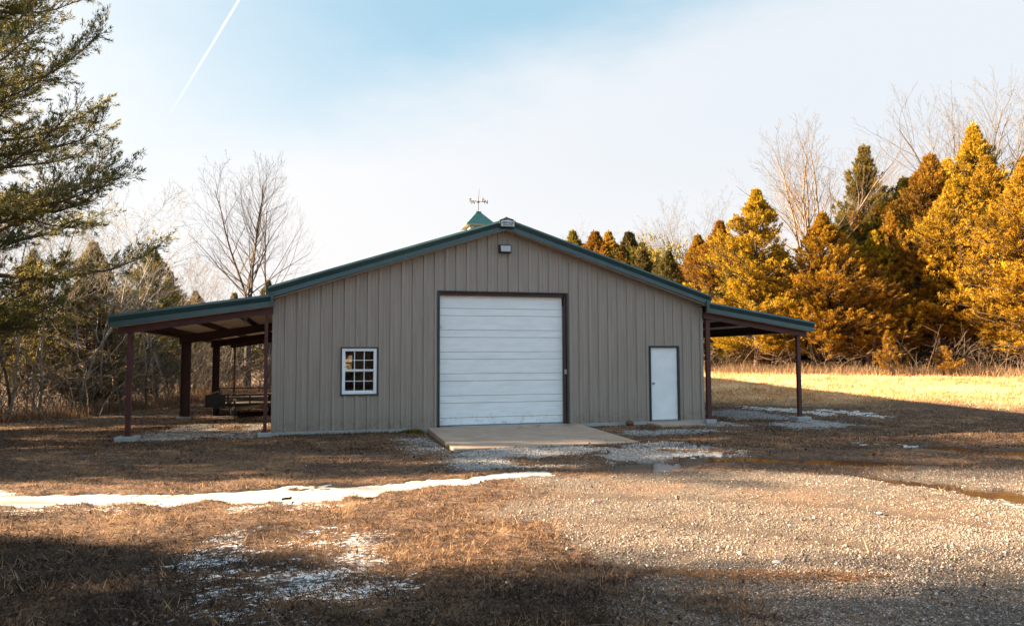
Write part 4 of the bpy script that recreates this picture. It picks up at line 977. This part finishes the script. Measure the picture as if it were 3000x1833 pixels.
cedar(23.8, 11.4, 2.3, 's', 'cedar_rust', 'knee-high rust-coloured young cedar at the meadow edge', 'young cedars at the meadow edge', 0, 1.0, 'young_cedar')
cedar(26.3, 10.4, 1.5, 's', 'cedar_gold', 'small golden young cedar bush right of the rusty one', 'young cedars at the meadow edge', 2, 1.5, 'young_cedar')
cedar(31.2, 6.9, 1.9, 's', 'cedar_gold', 'bright golden young cedar at the right border', 'young cedars at the meadow edge', 4, 1.2, 'young_cedar')
G2 = 'cedars showing above the right slope of the roof'
for i, (x, y, h, v, mk, lb) in enumerate([
 (20.8, 50.6, 13.9, 'a', 'cedar_green', 'small pointed cedar tip leftmost above the right roof slope'),
 (20.8, 45.4, 13.0, 'b', 'cedar_rust', 'second pointed cedar tip above the right roof slope'),
 (22.7, 47.0, 13.4, 'b', 'cedar_rust', 'bronze cedar, third tip above the right roof slope'),
 (26.8, 52.1, 14.2, 'b', 'cedar_green', 'fourth cedar above the right roof slope, among bare crowns'),
 (24.1, 40.4, 11.4, 'b', 'cedar_dark', 'dark rounded cedar above the roof slope, left of the bare tree'),
 (26.1, 41.9, 10.7, 'd', 'cedar_dark', 'dark green cedar tight against the bare tree above the roof'),
 (24.6, 35.5, 8.9, 'd', 'cedar_rust', 'low bronze cedar just above the lower end of the right roof slope'),
 (22.4, 41.5, 10.6, 'b', 'cedar_rust', 'wide bronze cedar low above the middle of the right roof slope'),
 (20.0, 41.0, 11.0, 'd', 'cedar_rust', 'blunt bronze cedar low behind the upper part of the right roof slope'),
 (25.4, 45.5, 13.2, 'b', 'cedar_dark', 'tall dark cedar behind the rounded one above the right roof slope'),
 (23.6, 49.5, 12.8, 'b', 'cedar_green', 'wide olive cedar filling the row above the right roof slope'),
 (27.9, 37.2, 11.2, 'b', 'cedar_rust', 'broad rusty cedar between the bare tree above the roof and the golden cedars')]): cedar(x, y, h, v, mk, lb, G2, rot=i * 2.1 + .5, wide=1.3)
G3 = 'bare trees behind the right-hand cedars'
for i, (x, y, h, key, mk, w, lb, kw) in enumerate([
 (25.4, 19.3, 14.9, 'rb1', 'bark_tan', 1.0, 'large pale many-stemmed bare tree spreading between two cedars', dict(seed=31, H=14, spread=.55, r0=.26, forks=7, depth=3, fork_h=.36, dens=.72, upw=.14, lo=.18, wig=.10)),
 (35.9, 25.8, 16.0, 'rb2', 'bark_grey', 1.0, 'bare crown behind the tallest dark pointed cedar', dict(seed=33, H=14, spread=.75, r0=.19, forks=3, depth=3, fork_h=.3, dens=.8, upw=.15, wig=.11)),
 (41.0, 27.5, 17.0, 'rb3', 'bark_grey', .9, 'thin bare tree between dark cedar and broad orange cedar', dict(seed=37, H=14, spread=.65, r0=.15, forks=2, depth=3, fork_h=.3, dens=.95, upw=.15, wig=.11)),
 (40.6, 21.4, 20.0, 'rb1', 'bark_grey', .9, 'tall bare tree whose twigs rise left above the orange cedars', None),
 (42.6, 18.0, 20.5, 'rb2', 'bark_grey', .9, 'tall bare tree at the top right corner above the cedars', None),
 (27.7, 39.4, 14.2, 'rb4', 'bark_grey', 1.0, 'bare tree filling the gap between roof and first golden cedar', dict(seed=41, H=14, spread=.62, r0=.18, forks=4, depth=3, fork_h=.25, dens=.95, upw=.15, wig=.11)),
 (29.4, 53.4, 15.5, 'rb3', 'bark_grey', 1.0, 'far bare tree above the middle of the right roof slope', None),
 (29.7, 48.2, 13.9, 'rb4', 'bark_grey', .9, 'far bare tree just left of the larger one above the roof', None),
 (25.7, 57.6, 15.5, 'rb2', 'bark_grey', .8, 'faint far bare tree between the cedar tips above the roof', None),
 (30.5, 33.0, 12.0, 'rb4', 'bark_tan', .8, 'bare tree half hidden behind the first golden cedar', None)]):
    if kw is None: kw = dict(H=14)
    bare(x, y, h, key, mk, lb, G3, rot=i * 1.3, wide=w, **kw)

# left side
G4 = 'dark cedars along the left wood'
for i, (x, y, h, v, mk, w, lb) in enumerate([
 (-17.9, 9.9, 8.6, 'b', 'cedar_green', .9, 'large olive cedar at the left border behind the near branches'),
 (-16.4, 13.4, 6.6, 'a', 'cedar_green', .9, 'olive cedar second from the left border'),
 (-15.0, 17.6, 7.6, 'a', 'cedar_green', 1.1, 'olive cedar behind the pale saplings'),
 (-13.3, 22.0, 8.1, 'a', 'cedar_green', 1.0, 'pointed cedar left of the lean-to roof, nearest the open sky'),
 (-14.6, 14.6, 6.2, 'e', 'cedar_dark', .9, 'squat dark cedar behind the outer lean-to post'),
 (-13.6, 28.5, 7.5, 'c', 'cedar_green', 1.1, 'slim cedar peeping over the left lean-to roof'),
 (-13.2, 36.0, 7.0, 'd', 'cedar_dark', 1.1, 'dark cedar behind the left lean-to, left of the bare trees'),
 (-11.3, 39.7, 7.2, 'b', 'cedar_dark', 1.0, 'dark cedar behind the trailer, under the bare trees'),
 (-8.6, 41.5, 8.5, 'd', 'cedar_dark', 1.0, 'dark cedar whose tip shows beside the forked bare tree'),
 (-12.0, 33.0, 5.6, 'e', 'cedar_dark', 1.0, 'low dark cedar seen between the lean-to columns'),
 (-6.6, 38.0, 6.4, 'e', 'cedar_dark', 1.1, 'bushy dark cedar seen between trailer and wall'),
 (-14.6, 20.6, 5.8, 'e', 'cedar_dark', 1.0, 'low dark cedar left of the wide lean-to column'),
 (-4.2, 44.0, 7.3, 'b', 'cedar_dark', 1.0, 'dark cedar hidden mostly behind the building')]): cedar(x, y, h, v, mk, lb, G4, rot=i * 1.9 + .3, wide=w * 1.15)
G5 = 'bare trees behind the left lean-to'
bare(-9.4, 30.8, 14.4, 'lb1', 'bark_dark', 'tall forked bare tree, its trunk seen behind the trailer', G5, 0.4, 1.0, seed=52, H=14, spread=.72, r0=.25, forks=3, depth=3, fork_h=.42, dens=.9, upw=.13, wig=.055, lo=.06)  # bark kept dark to give the backlit look; the trunk itself is pale
bare(-8.4, 34.8, 13.4, 'lb2', 'bark_dark', 'second tall bare tree close behind the forked one, to its right', G5, 1.4, 1.0, seed=55, H=14, spread=.72, r0=.13, forks=1, depth=3, dens=.9, upw=.13, wig=.04, lo=.32)
bare(-12.2, 27.5, 8.3, 'ls1', 'bark_tan', 'twiggy small bare tree above the left lean-to roof', G5, 2.0, 1.0, seed=61, H=8, spread=.6, r0=.07, forks=3, depth=3, fork_h=.15, dens=1.0, upw=.15)
bare(-12.4, 23.6, 7.2, 'ls1', 'bark_tan', 'twiggy small bare tree next to the pointed cedar', G5, 4.0, 1.0, H=8)
bare(-10.6, 29.2, 5.2, 'ls1', 'bark_pale', 'low bare tree with pale arching branches behind the lean-to', G5, 5.0, 1.4, H=8)
G6 = 'pale bare saplings along the left wood'
rs = random.Random(5)
sap_lb = ['pale sapling nearest the left border', 'thin pale sapling second from the left border', 'leaning pale sapling third from the left border', 'pale sapling under the near cedar branches', 'straight pale sapling left of the white forked one', 'white forked sapling in the middle of the left wood', 'pale sapling right of the forked one', 'slim grey sapling before the dark cedars', 'pale sapling just left of the outer lean-to post', 'pale sapling just behind the outer lean-to post', 'pale sapling between the outer post and the wide column', 'thin sapling next to the wide column', 'grey sapling deep between the left trunks', 'dark crooked sapling left of the pale ones', 'pale curved sapling at the wood edge', 'twiggy sapling leaning over the grass']
for i, lb in enumerate(sap_lb):
    t = i / len(sap_lb); x = -16.6 + 5.0 * t + rs.uniform(-.4, .4); y = 8.6 + 9.5 * t + rs.uniform(-.6, 1.6)
    key = 'sp%d' % (i % 4)
    kw = dict(seed=70 + i, H=7, spread=.7, r0=.05, forks=2 if i % 4 == 1 else 1, depth=3, fork_h=.2, dens=.9, upw=.12, wig=.08, lo=.22) if i < 4 else dict(H=7)
    bare(x, y, rs.uniform(6.0, 8.8), key, 'bark_dark' if i in (13, 3) else 'bark_pale', lb, G6, rs.uniform(0, 6), 1.0 + rs.uniform(-.1, .3), 'bare_sapling', **kw)

# the near cedar whose limbs reach in from the left
def near_cedar():
    rng = np.random.default_rng(101); H = 14.5; lines = []; O = []; Dd = []; Ls = []; Wr = []
    zz = np.linspace(-.3, H, 12); tr = np.stack([np.sin(zz * .5) * .12, np.cos(zz * .4) * .1, zz], 1); lines.append((tr, np.interp(zz, [0, H], [.30, .04])))
    nl = 150
    for i in range(nl):
        h = 1.9 + (H - 2.1) * ((i + rng.random()) / nl); az = i * 2.399 + rng.normal() * .25
        L = (5.9 * (1 - (h / H)) ** .5 + .7) * rng.uniform(.55, 1.08)
        if h < 3.6: L *= .62
        up = rng.uniform(.05, .75) + .5 * (h / H)
        d = np.array([math.cos(az), math.sin(az), up]); d /= np.linalg.norm(d); p = np.array([np.interp(h, zz, tr[:, 0]), np.interp(h, zz, tr[:, 1]), h]); P = [p.copy()]; k = 9
        for s in range(k - 1):
            if P[-1][0] - 14.5 > -10.6 and P[-1][1] + .9 > -.9 and P[-1][2] < 4.1: d[2] = .8
            d = d + rng.normal(size=3) * .10; d[2] += .05 * (s - 3); d[2] = np.clip(d[2], -.35, .85); d /= np.linalg.norm(d); P.append(P[-1] + d * L / (k - 1))
        P = np.array(P); lines.append((P, np.linspace(.055 * L / 5 + .015, .007, k)))
        nsub = int(L * 5.6)
        for q_ in range(nsub):
            t = .28 + .72 * (q_ + rng.random()) / nsub; f = t * (k - 1); a = int(min(f, k - 2)); pp = P[a] + (P[a + 1] - P[a]) * (f - a); dd = P[a + 1] - P[a]; dd /= np.linalg.norm(dd)
            s = np.cross(dd, [0, 0, 1]); s /= np.linalg.norm(s) + 1e-9; sg = 1 if q_ % 2 else -1
            sd_ = dd * rng.uniform(.6, 1.1) + s * sg * rng.uniform(.35, 1.0) + np.array([0, 0, rng.uniform(-.35, .75)]); sd_ /= np.linalg.norm(sd_)
            l2 = rng.uniform(.35, .95) * (1.25 - .6 * t) * min(L / 4, 1.2) + .15
            lines.append((np.array([pp, pp + sd_ * l2 * .5 + [0, 0, .02], pp + sd_ * l2]), np.array([.012, .008, .004])))
            nb = max(2, int(l2 * 6))
            for w in range(nb):
                tt = .2 + .8 * w / nb; o = pp + sd_ * l2 * tt; e = sd_ + rng.normal(size=3) * .45 + [0, 0, .18]; e /= np.linalg.norm(e)
                O.append(o); Dd.append(e); Ls.append(rng.uniform(.2, .46)); Wr.append(rng.uniform(.045, .10))
    O = np.array(O); V, tint = plumes(rng, O, np.array(Dd), np.array(Ls), np.array(Wr), 36, .085, .021, up=.12, fwd=1.1)
    return tri_mesh('crown', V, 3, tint), tubes_mesh('trunk', lines, 8)
nf, ntk = near_cedar()
NC = empty('cedar_tree', (-14.5, .8, gz1(-14.5, .8))); tag(NC, 'big near cedar whose dark feathery boughs hang in from the left border', 'tree')
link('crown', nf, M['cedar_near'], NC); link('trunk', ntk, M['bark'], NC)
# unseen cedars left of the frame, placed for the shade they cast
G7 = 'cedars of the row left of the yard'
for i, (x, y, h, v, w, lb) in enumerate([
 (-24.5, -9.3, 13.5, 'b', 1.0, 'cedar outside the left border that shades the lower left grass'),
 (-19.2, -11.1, 13.0, 'b', 1.0, 'cedar outside the left border nearest the camera'),
 (-14.0, -12.9, 12.5, 'b', 1.0, 'low broad cedar left behind the camera side of the yard'),
 (-24.0, 3.2, 9.0, 'a', 1.2, 'cedar outside the left border behind the big near cedar'),
 (-20.5, 6.0, 9.5, 'b', 1.1, 'cedar between the big near cedar and the left wood'),
 (-16.8, -8.6, 4.6, 'e', 1.1, 'low young cedar left of the yard, between the taller ones'),
 (-18.6, -2.0, 4.4, 'e', 1.0, 'low young cedar at the foot of the big near cedar'),
 (-16.2, -1.9, 6.4, 'e', 1.0, 'bushy cedar between the camera and the big near cedar')]): cedar(x, y, h, v, 'cedar_green', lb, G7, rot=i * 1.2, wide=w)

# ------------------------------------------------------------------ woods behind (uncountable mass) and undergrowth
def woodland(name, pts, seed, matk, H=8, K=520, nb=46, width=8, low=1.1):
    rng = np.random.default_rng(seed); pts = np.array(pts, float); seg = rng.integers(0, len(pts) - 1, K); t = rng.random(K)[:, None]
    c = pts[seg] * (1 - t) + pts[seg + 1] * t; c = c + rng.normal(size=(K, 2)) * [width * .3, width * .3]
    z = H * rng.random(K) ** low * (.75 + .4 * vn(c[:, 0], c[:, 1], .2, 3)); gz = ground_z(c[:, 0], c[:, 1])
    Dr = rng.normal(size=(K, 3)); Dr[:, 2] = np.abs(Dr[:, 2]) + .4; Dr /= np.linalg.norm(Dr, axis=1, keepdims=True)
    V, tint = plumes(rng, np.stack([c[:, 0], c[:, 1], gz + z], 1), Dr, rng.uniform(1.0, 2.4, K), rng.uniform(.4, .8, K), nb, .26, .10, up=.4)
    tag(link(name, tri_mesh(name, V, 3, tint), M[matk]), kind='stuff')
woodland('woodland', [(15, 52), (22, 44), (27, 38), (34, 30), (44, 22), (46, 8), (40, 0)], 3, 'cedar_green', 9.5, 2300, 52, 7)
woodland('woodland', [(-34, 12), (-24, 19), (-19, 27), (-17, 38), (-8, 47), (6, 52)], 4, 'cedar_dark', 4.4, 850, 40, 7)
woodland('woodland', [(-26, -24), (-14, -31), (0, -33), (14, -30), (24, -20)], 14, 'cedar_dark', 16, 2200, 36, 5)  # unseen woods behind the camera, raised to cut sky light on the foreground
def brush(name, pts, seed, n, matk, h=(1.0, 2.8), w=1.5, label=None):
    rng = np.random.default_rng(seed); pts = np.array(pts, float); lines = []
    for i in range(n):
        s = rng.integers(0, len(pts) - 1); t = rng.random(); c = pts[s] * (1 - t) + pts[s + 1] * t + rng.normal(size=2) * w; z = gz1(c[0], c[1])
        a = rng.random() * 6.28; L = rng.uniform(*h); bend = rng.uniform(.1, .9); p = np.array([c[0], c[1], z - .05]); d = np.array([math.cos(a) * .25, math.sin(a) * .25, 1.]); P = [p]
        for k in range(6):
            d = d + np.array([math.cos(a) * bend * .22, math.sin(a) * bend * .22, -bend * .16]) + rng.normal(size=3) * .08; d /= np.linalg.norm(d); P.append(P[-1] + d * L / 6)
        r = rng.uniform(.006, .020); lines.append((np.array(P), np.linspace(r, r * .3, 7)))
        for b_ in range(3):
            k = rng.integers(2, 6); q_ = P[k]; e = rng.normal(size=3); e[2] = abs(e[2]); e /= np.linalg.norm(e); l = L * rng.uniform(.15, .4); lines.append((np.array([q_, q_ + e * l * .5 + rng.normal(size=3) * .03, q_ + e * l]), np.array([r * .5, r * .4, r * .2])))
    tag(link(name, tubes_mesh(name, lines, 4), M[matk]), kind='stuff')
woodland('woodland', [(17, 28), (23, 24), (29, 20.5), (35, 16), (40, 8)], 33, 'cedar_dark', 5.0, 2000, 44, 3, 1.9)
brush('undergrowth', [(17, 21), (22, 15.5), (27, 11.5), (31, 7.5), (34, 4)], 5, 260, 'bark_tan', (1.0, 3.0), 1.0)
brush('undergrowth', [(19, 24), (25, 18), (31, 13), (36, 8)], 6, 420, 'bark_dark', (1.5, 4.0), 1.6)
brush('undergrowth', [(-18, 7.5), (-15, 11.5), (-13, 17), (-12.5, 24), (-11.5, 30), (-5, 33)], 7, 800, 'bark_grey', (1.2, 4.2), 1.3)
brush('undergrowth', [(-18, 9), (-15.5, 12.5), (-14, 18), (-13, 27), (-8, 33)], 8, 420, 'bark_pale', (2.0, 5.0), 1.1)

# ------------------------------------------------------------------ ground cover
rng = np.random.default_rng(77)
CXY = np.array([-5.2315, -20.0298]); FH = np.array([.2629, .9648]); RH = np.array([.9648, -.2629])
def scatter(n, t0, t1, u=.95, p=1.0):
    t = t0 * (t1 / t0) ** rng.random(n) if p == 1 else (t0 ** (1 - p) + rng.random(n) * (t1 ** (1 - p) - t0 ** (1 - p))) ** (1 / (1 - p))
    uu = rng.uniform(-u, u, n); P = CXY + t[:, None] * FH + (t * uu)[:, None] * RH; return P[:, 0], P[:, 1], t
def outside(x, y): # not on slab, ramp, pad
    return ~(((np.abs(x) < 6.3) & (y > -.05) & (y < 25.3)) | ((np.abs(x) < 2.3) & (y < .1) & (y > -4.28)) | ((x > 4.3) & (x < 5.8) & (y > -1.02) & (y < .1)))
WM = [ICE] + PUD
def grass(name, n, t0, t1, matk, hmin, hmax, wd, acc, lean=.5, tfun=None, p=1.0, grow=0.02):
    x, y, t = scatter(n, t0, t1, p=p); keep = outside(x, y) & (rng.random(n) < acc(x, y)); x, y, t = x[keep], y[keep], t[keep]; n = len(x)
    wm = water_mask(x, y, WM); k2 = (wm < .02) | (rng.random(n) < .30 * (wm < .10) + .10 * (wm < .3) + .008); x, y, t = x[k2], y[k2], t[k2]; n = len(x)
    z = ground_z(x, y) - .005; P = np.stack([x, y, z], 1); d = rng.normal(size=(n, 3)) * lean; d[:, 2] = 1; 
    cl = fbm(x, y, 1.7, 201, 3); L = (hmin + (hmax - hmin) * rng.random(n)) * (.55 + .9 * cl); W_ = wd * (.6 + .8 * rng.random(n)) * (1 + grow * t)
    V = blades(rng, P, d, L, W_, .12)
    ti = tfun(x, y, n) if tfun else rng.random(n)
    tag(link(name, tri_mesh(name, V, 3, np.clip(ti, 0, 1)), M[matk]), kind='stuff')
def turf_tint(x, y, n):
    big = fbm(x, y, .8, 301, 4); fine = fbm(x, y, 5.5, 331, 3); t = .02 + .95 * np.clip((big - .27) * 1.5, 0, 1) * .7 + (fine - .5) * 1.1 + rng.normal(size=n) * .19
    t = t - .28 * litter_shade_mask(x, y); wet = sm((water_mask(x, y, PUD) + .3) / .3); t = t - .15 * wet  # blades darkened for litter plus lower-left shade, and beside the puddles
    return np.clip(t, 0, .93) + (rng.random(n) < .015) * .5
acc_turf = lambda x, y: np.clip(1.0 - .94 * gravel_mask(x, y) - .75 * pale_gravel(x, y) - .25 * snow_mask(x, y) - .9 * meadow_mask(x, y), .0, 1) * np.clip(.35 + 1.3 * (fbm(x, y, 2.5, 401, 3) - .2), 0, 1)
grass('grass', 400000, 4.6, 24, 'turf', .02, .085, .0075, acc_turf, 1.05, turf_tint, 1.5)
grass('grass', 26000, 4.6, 20, 'turf', .07, .15, .007, lambda x, y: acc_turf(x, y) * (fbm(x, y, 1.9, 431, 3) > .58), .9, lambda x, y, n: .62 + .3 * rng.random(n), 1.4)
grass('grass', 150000, 16, 42, 'turf', .03, .09, .012, acc_turf, .8, turf_tint, 1.4)
def mt(x, y, n): return np.clip(.30 + 1.5 * (fbm(x, y, .7, 501, 4) - .42) + rng.normal(size=n) * .22, 0, 1)
grass('meadow_grass', 260000, 24, 52, 'straw', .08, .24, .016, lambda x, y: meadow_mask(x, y) * np.clip(2.4 * (fbm(x, y, .8, 521, 4) - .22), .05, 1), .8, mt, 1.2)
# sunlit tan tufts near the right puddles and tall weeds along the wood
grass('meadow_grass', 60000, 7, 18, 'weeds', .04, .12, .006, lambda x, y: sm((x - 3.0) / 1.5) * sm((-y - 7.8) / .8) * sm((12.5 + y) / 1.5) * .55 * sm((fbm(x, y, .9, 611, 3) - .42) / .15), .6, None)
def edge_weeds(name, pts, n, h, seed, matk, w):
    r2 = np.random.default_rng(seed); pts = np.array(pts, float); s = r2.integers(0, len(pts) - 1, n); t = r2.random(n)[:, None]; c = pts[s] * (1 - t) + pts[s + 1] * t + r2.normal(size=(n, 2)) * w
    cl = fbm(c[:, 0], c[:, 1], .8, 701, 3); z = ground_z(c[:, 0], c[:, 1]); d = r2.normal(size=(n, 3)) * .35; d[:, 2] = 1
    V = blades(r2, np.stack([c[:, 0], c[:, 1], z - .02], 1), d, h * (.3 + 1.2 * cl * r2.random(n)), r2.uniform(.010, .026, n), .12)
    tag(link(name, tri_mesh(name, V, 3, r2.random(n)), M[matk]), kind='stuff')
edge_weeds('tall_weeds', [(16, 22), (20, 16.8), (26, 11.2), (31, 7.0), (34, 3.5)], 12000, .85, 9, 'weeds', .55)
edge_weeds('tall_weeds', [(-19, 6.5), (-15, 10.2), (-12.6, 15.5), (-11.8, 24), (-11, 29.5), (-4, 32)], 16000, .7, 10, 'weeds', .5)
edge_weeds('grass', [(-6.1, -.12), (-2.4, -.1)], 900, .13, 11, 'cedar_green', .05)
edge_weeds('grass', [(-2.75, -.25), (-2.4, -.35)], 900, .16, 12, 'cedar_green', .12)
# gravel stones
OCT = np.array([[1, 0, 0], [-1, 0, 0], [0, 1, 0], [0, -1, 0], [0, 0, 1], [0, 0, -1]], float)
OF = np.array([[0, 2, 4], [2, 1, 4], [1, 3, 4], [3, 0, 4], [2, 0, 5], [1, 2, 5], [3, 1, 5], [0, 3, 5]])
def stones(name, n, t0, t1, r0, r1, acc, tf, p=1.5):
    x, y, t = scatter(n, t0, t1, p=p, u=.9); keep = outside(x, y) & (rng.random(n) < acc(x, y)) & (water_mask(x, y, WM) < -.02); x, y, t = x[keep], y[keep], t[keep]; n = len(x)
    z = ground_z(x, y); r = (r0 + (r1 - r0) * rng.random(n) ** 2) * (1 + .02 * t)
    V = OCT[None] * (1 + rng.uniform(-.3, .3, (n, 6, 1))) * r[:, None, None] * np.stack([np.ones(n), rng.uniform(.6, 1, n), rng.uniform(.45, .8, n)], 1)[:, None, :]
    a = rng.random(n) * 6.28; b = rng.normal(size=n) * .4; ca, sa, cb, sb = np.cos(a), np.sin(a), np.cos(b), np.sin(b)
    X = V[..., 0] * cb[:, None] - V[..., 2] * sb[:, None]; Z = V[..., 0] * sb[:, None] + V[..., 2] * cb[:, None]; Y = V[..., 1]
    V = np.stack([X * ca[:, None] - Y * sa[:, None] + x[:, None], X * sa[:, None] + Y * ca[:, None] + y[:, None], Z + (z + r * .25)[:, None]], -1).reshape(-1, 3)
    F = (OF[None] + (np.arange(n) * 6)[:, None, None]).reshape(-1, 3)
    tag(link(name, idx_mesh(name, V, F, tint=np.repeat(tf(x, y, n), 6)), M['stones']), kind='stuff')
stones('gravel', 260000, 4.6, 15, .0045, .0125, lambda x, y: gravel_mask(x, y) ** 1.5 * np.clip(-.25 + 2.2 * fbm(x * .45 + y * .12, y, .9, 801, 4), .12, 1) * (1 - .55 * rut_mask(x, y)), lambda x, y, n: np.clip(rng.normal(size=n) * .22 + .42 + .3 * (fbm(x, y, .6, 811, 3) - .5), 0, 1))
stones('gravel', 60000, 13, 30, .009, .022, lambda x, y: pale_gravel(x, y), lambda x, y, n: np.clip(rng.normal(size=n) * .2 + .8, 0, 1), 1.2)
stones('gravel', 2600, 5, 16, .014, .028, lambda x, y: .03 + .5 * gravel_mask(x, y), lambda x, y, n: np.clip(rng.normal(size=n) * .25 + .6, 0, 1), 1.3)
# fallen leaves
def leaves(name, n, t0, t1, acc, size):
    x, y, t = scatter(n, t0, t1, p=1.4); keep = outside(x, y) & (rng.random(n) < acc(x, y)) ; x, y = x[keep], y[keep]; n = len(x); z = ground_z(x, y) + rng.uniform(.012, .05, n)
    a = rng.random(n) * 6.28; s = size * rng.uniform(.5, 1.2, n); tilt = rng.normal(size=(n, 2)) * .5
    out = []
    for (px, py, pz) in ((-1, 0, .15), (-.15, -.5, 0), (1, 0, .2), (.1, .55, 0)):
        X = px * np.cos(a) - py * np.sin(a); Y = px * np.sin(a) + py * np.cos(a); Z = pz + X * tilt[:, 0] + Y * tilt[:, 1]
        out.append(np.stack([x + X * s, y + Y * s, z + Z * s], -1))
    V = np.stack(out, 1).reshape(-1, 3)
    tag(link(name, tri_mesh(name, V, 4, rng.random(n)), M['litter']), kind='stuff')
leaves('fallen_leaves', 20000, 4.6, 16, lambda x, y: .04 + .9 * litter_shade_mask(x, y) + .03 * (1 - gravel_mask(x, y)), .022)
leaves('fallen_leaves', 5000, 14, 34, lambda x, y: .1 + .9 * ((x < -6.4) & (x > -10) & (y > 2)), .05)
# broken twigs and straw lying on the drive
def twigs(name, n, acc, t0, t1, L0, L1, r, matk, seed, flat=True):
    r2 = np.random.default_rng(seed); lines = []
    for i in range(n):
        t = t0 * (t1 / t0) ** r2.random(); u = r2.uniform(-.8, .8); c = CXY + t * FH + t * u * RH
        if r2.random() > acc(c[0], c[1]): continue
        a = r2.normal() * .6 + .0; L = r2.uniform(L0, L1); z = gz1(c[0], c[1]) + .02; d = np.array([math.cos(a), math.sin(a), r2.normal() * .05]); P = [np.array([c[0], c[1], z])]
        for k in range(3): d = d + r2.normal(size=3) * [.2, .2, .05]; d /= np.linalg.norm(d); P.append(P[-1] + d * L / 3)
        lines.append((np.array(P), np.linspace(r, r * .5, 4)))
    if lines: tag(link(name, tubes_mesh(name, lines, 3), M[matk]), kind='stuff')
twigs('twigs', 260, lambda x, y: .8, 5, 14, .12, .5, .004, 'bark_grey', 21)
def straw_acc(x, y): return float(polydist(np.array(x), np.array(y), [(-2.15, -13.72, .05), (-1.7, -13.92, .10), (-1.25, -14.12, .08), (-1.05, -14.2, .02), (-.75, -14.3, .09), (-.4, -14.42, .05)]) > -.02 - .08 * random.random())
twigs('straw', 14000, straw_acc, 6, 8.6, .10, .26, .0028, 'straw', 22)
# a grey flat stone or two on the drive
stone('rock', (-.85, -13.75, -.10), .055, M['conc'], 8, 'pale flat stone lying on the shaded gravel by the straw', 'rock', .45)
stone('rock', (1.75, -12.2, -.09), .045, M['conc'], 9, 'small dark-grey flat stone on the sunlit gravel at the right', 'rock', .4)

S.render.engine = 'CYCLES'
S.cycles.max_bounces = 6; S.cycles.transparent_max_bounces = 12; S.cycles.sample_clamp_indirect = 4.0
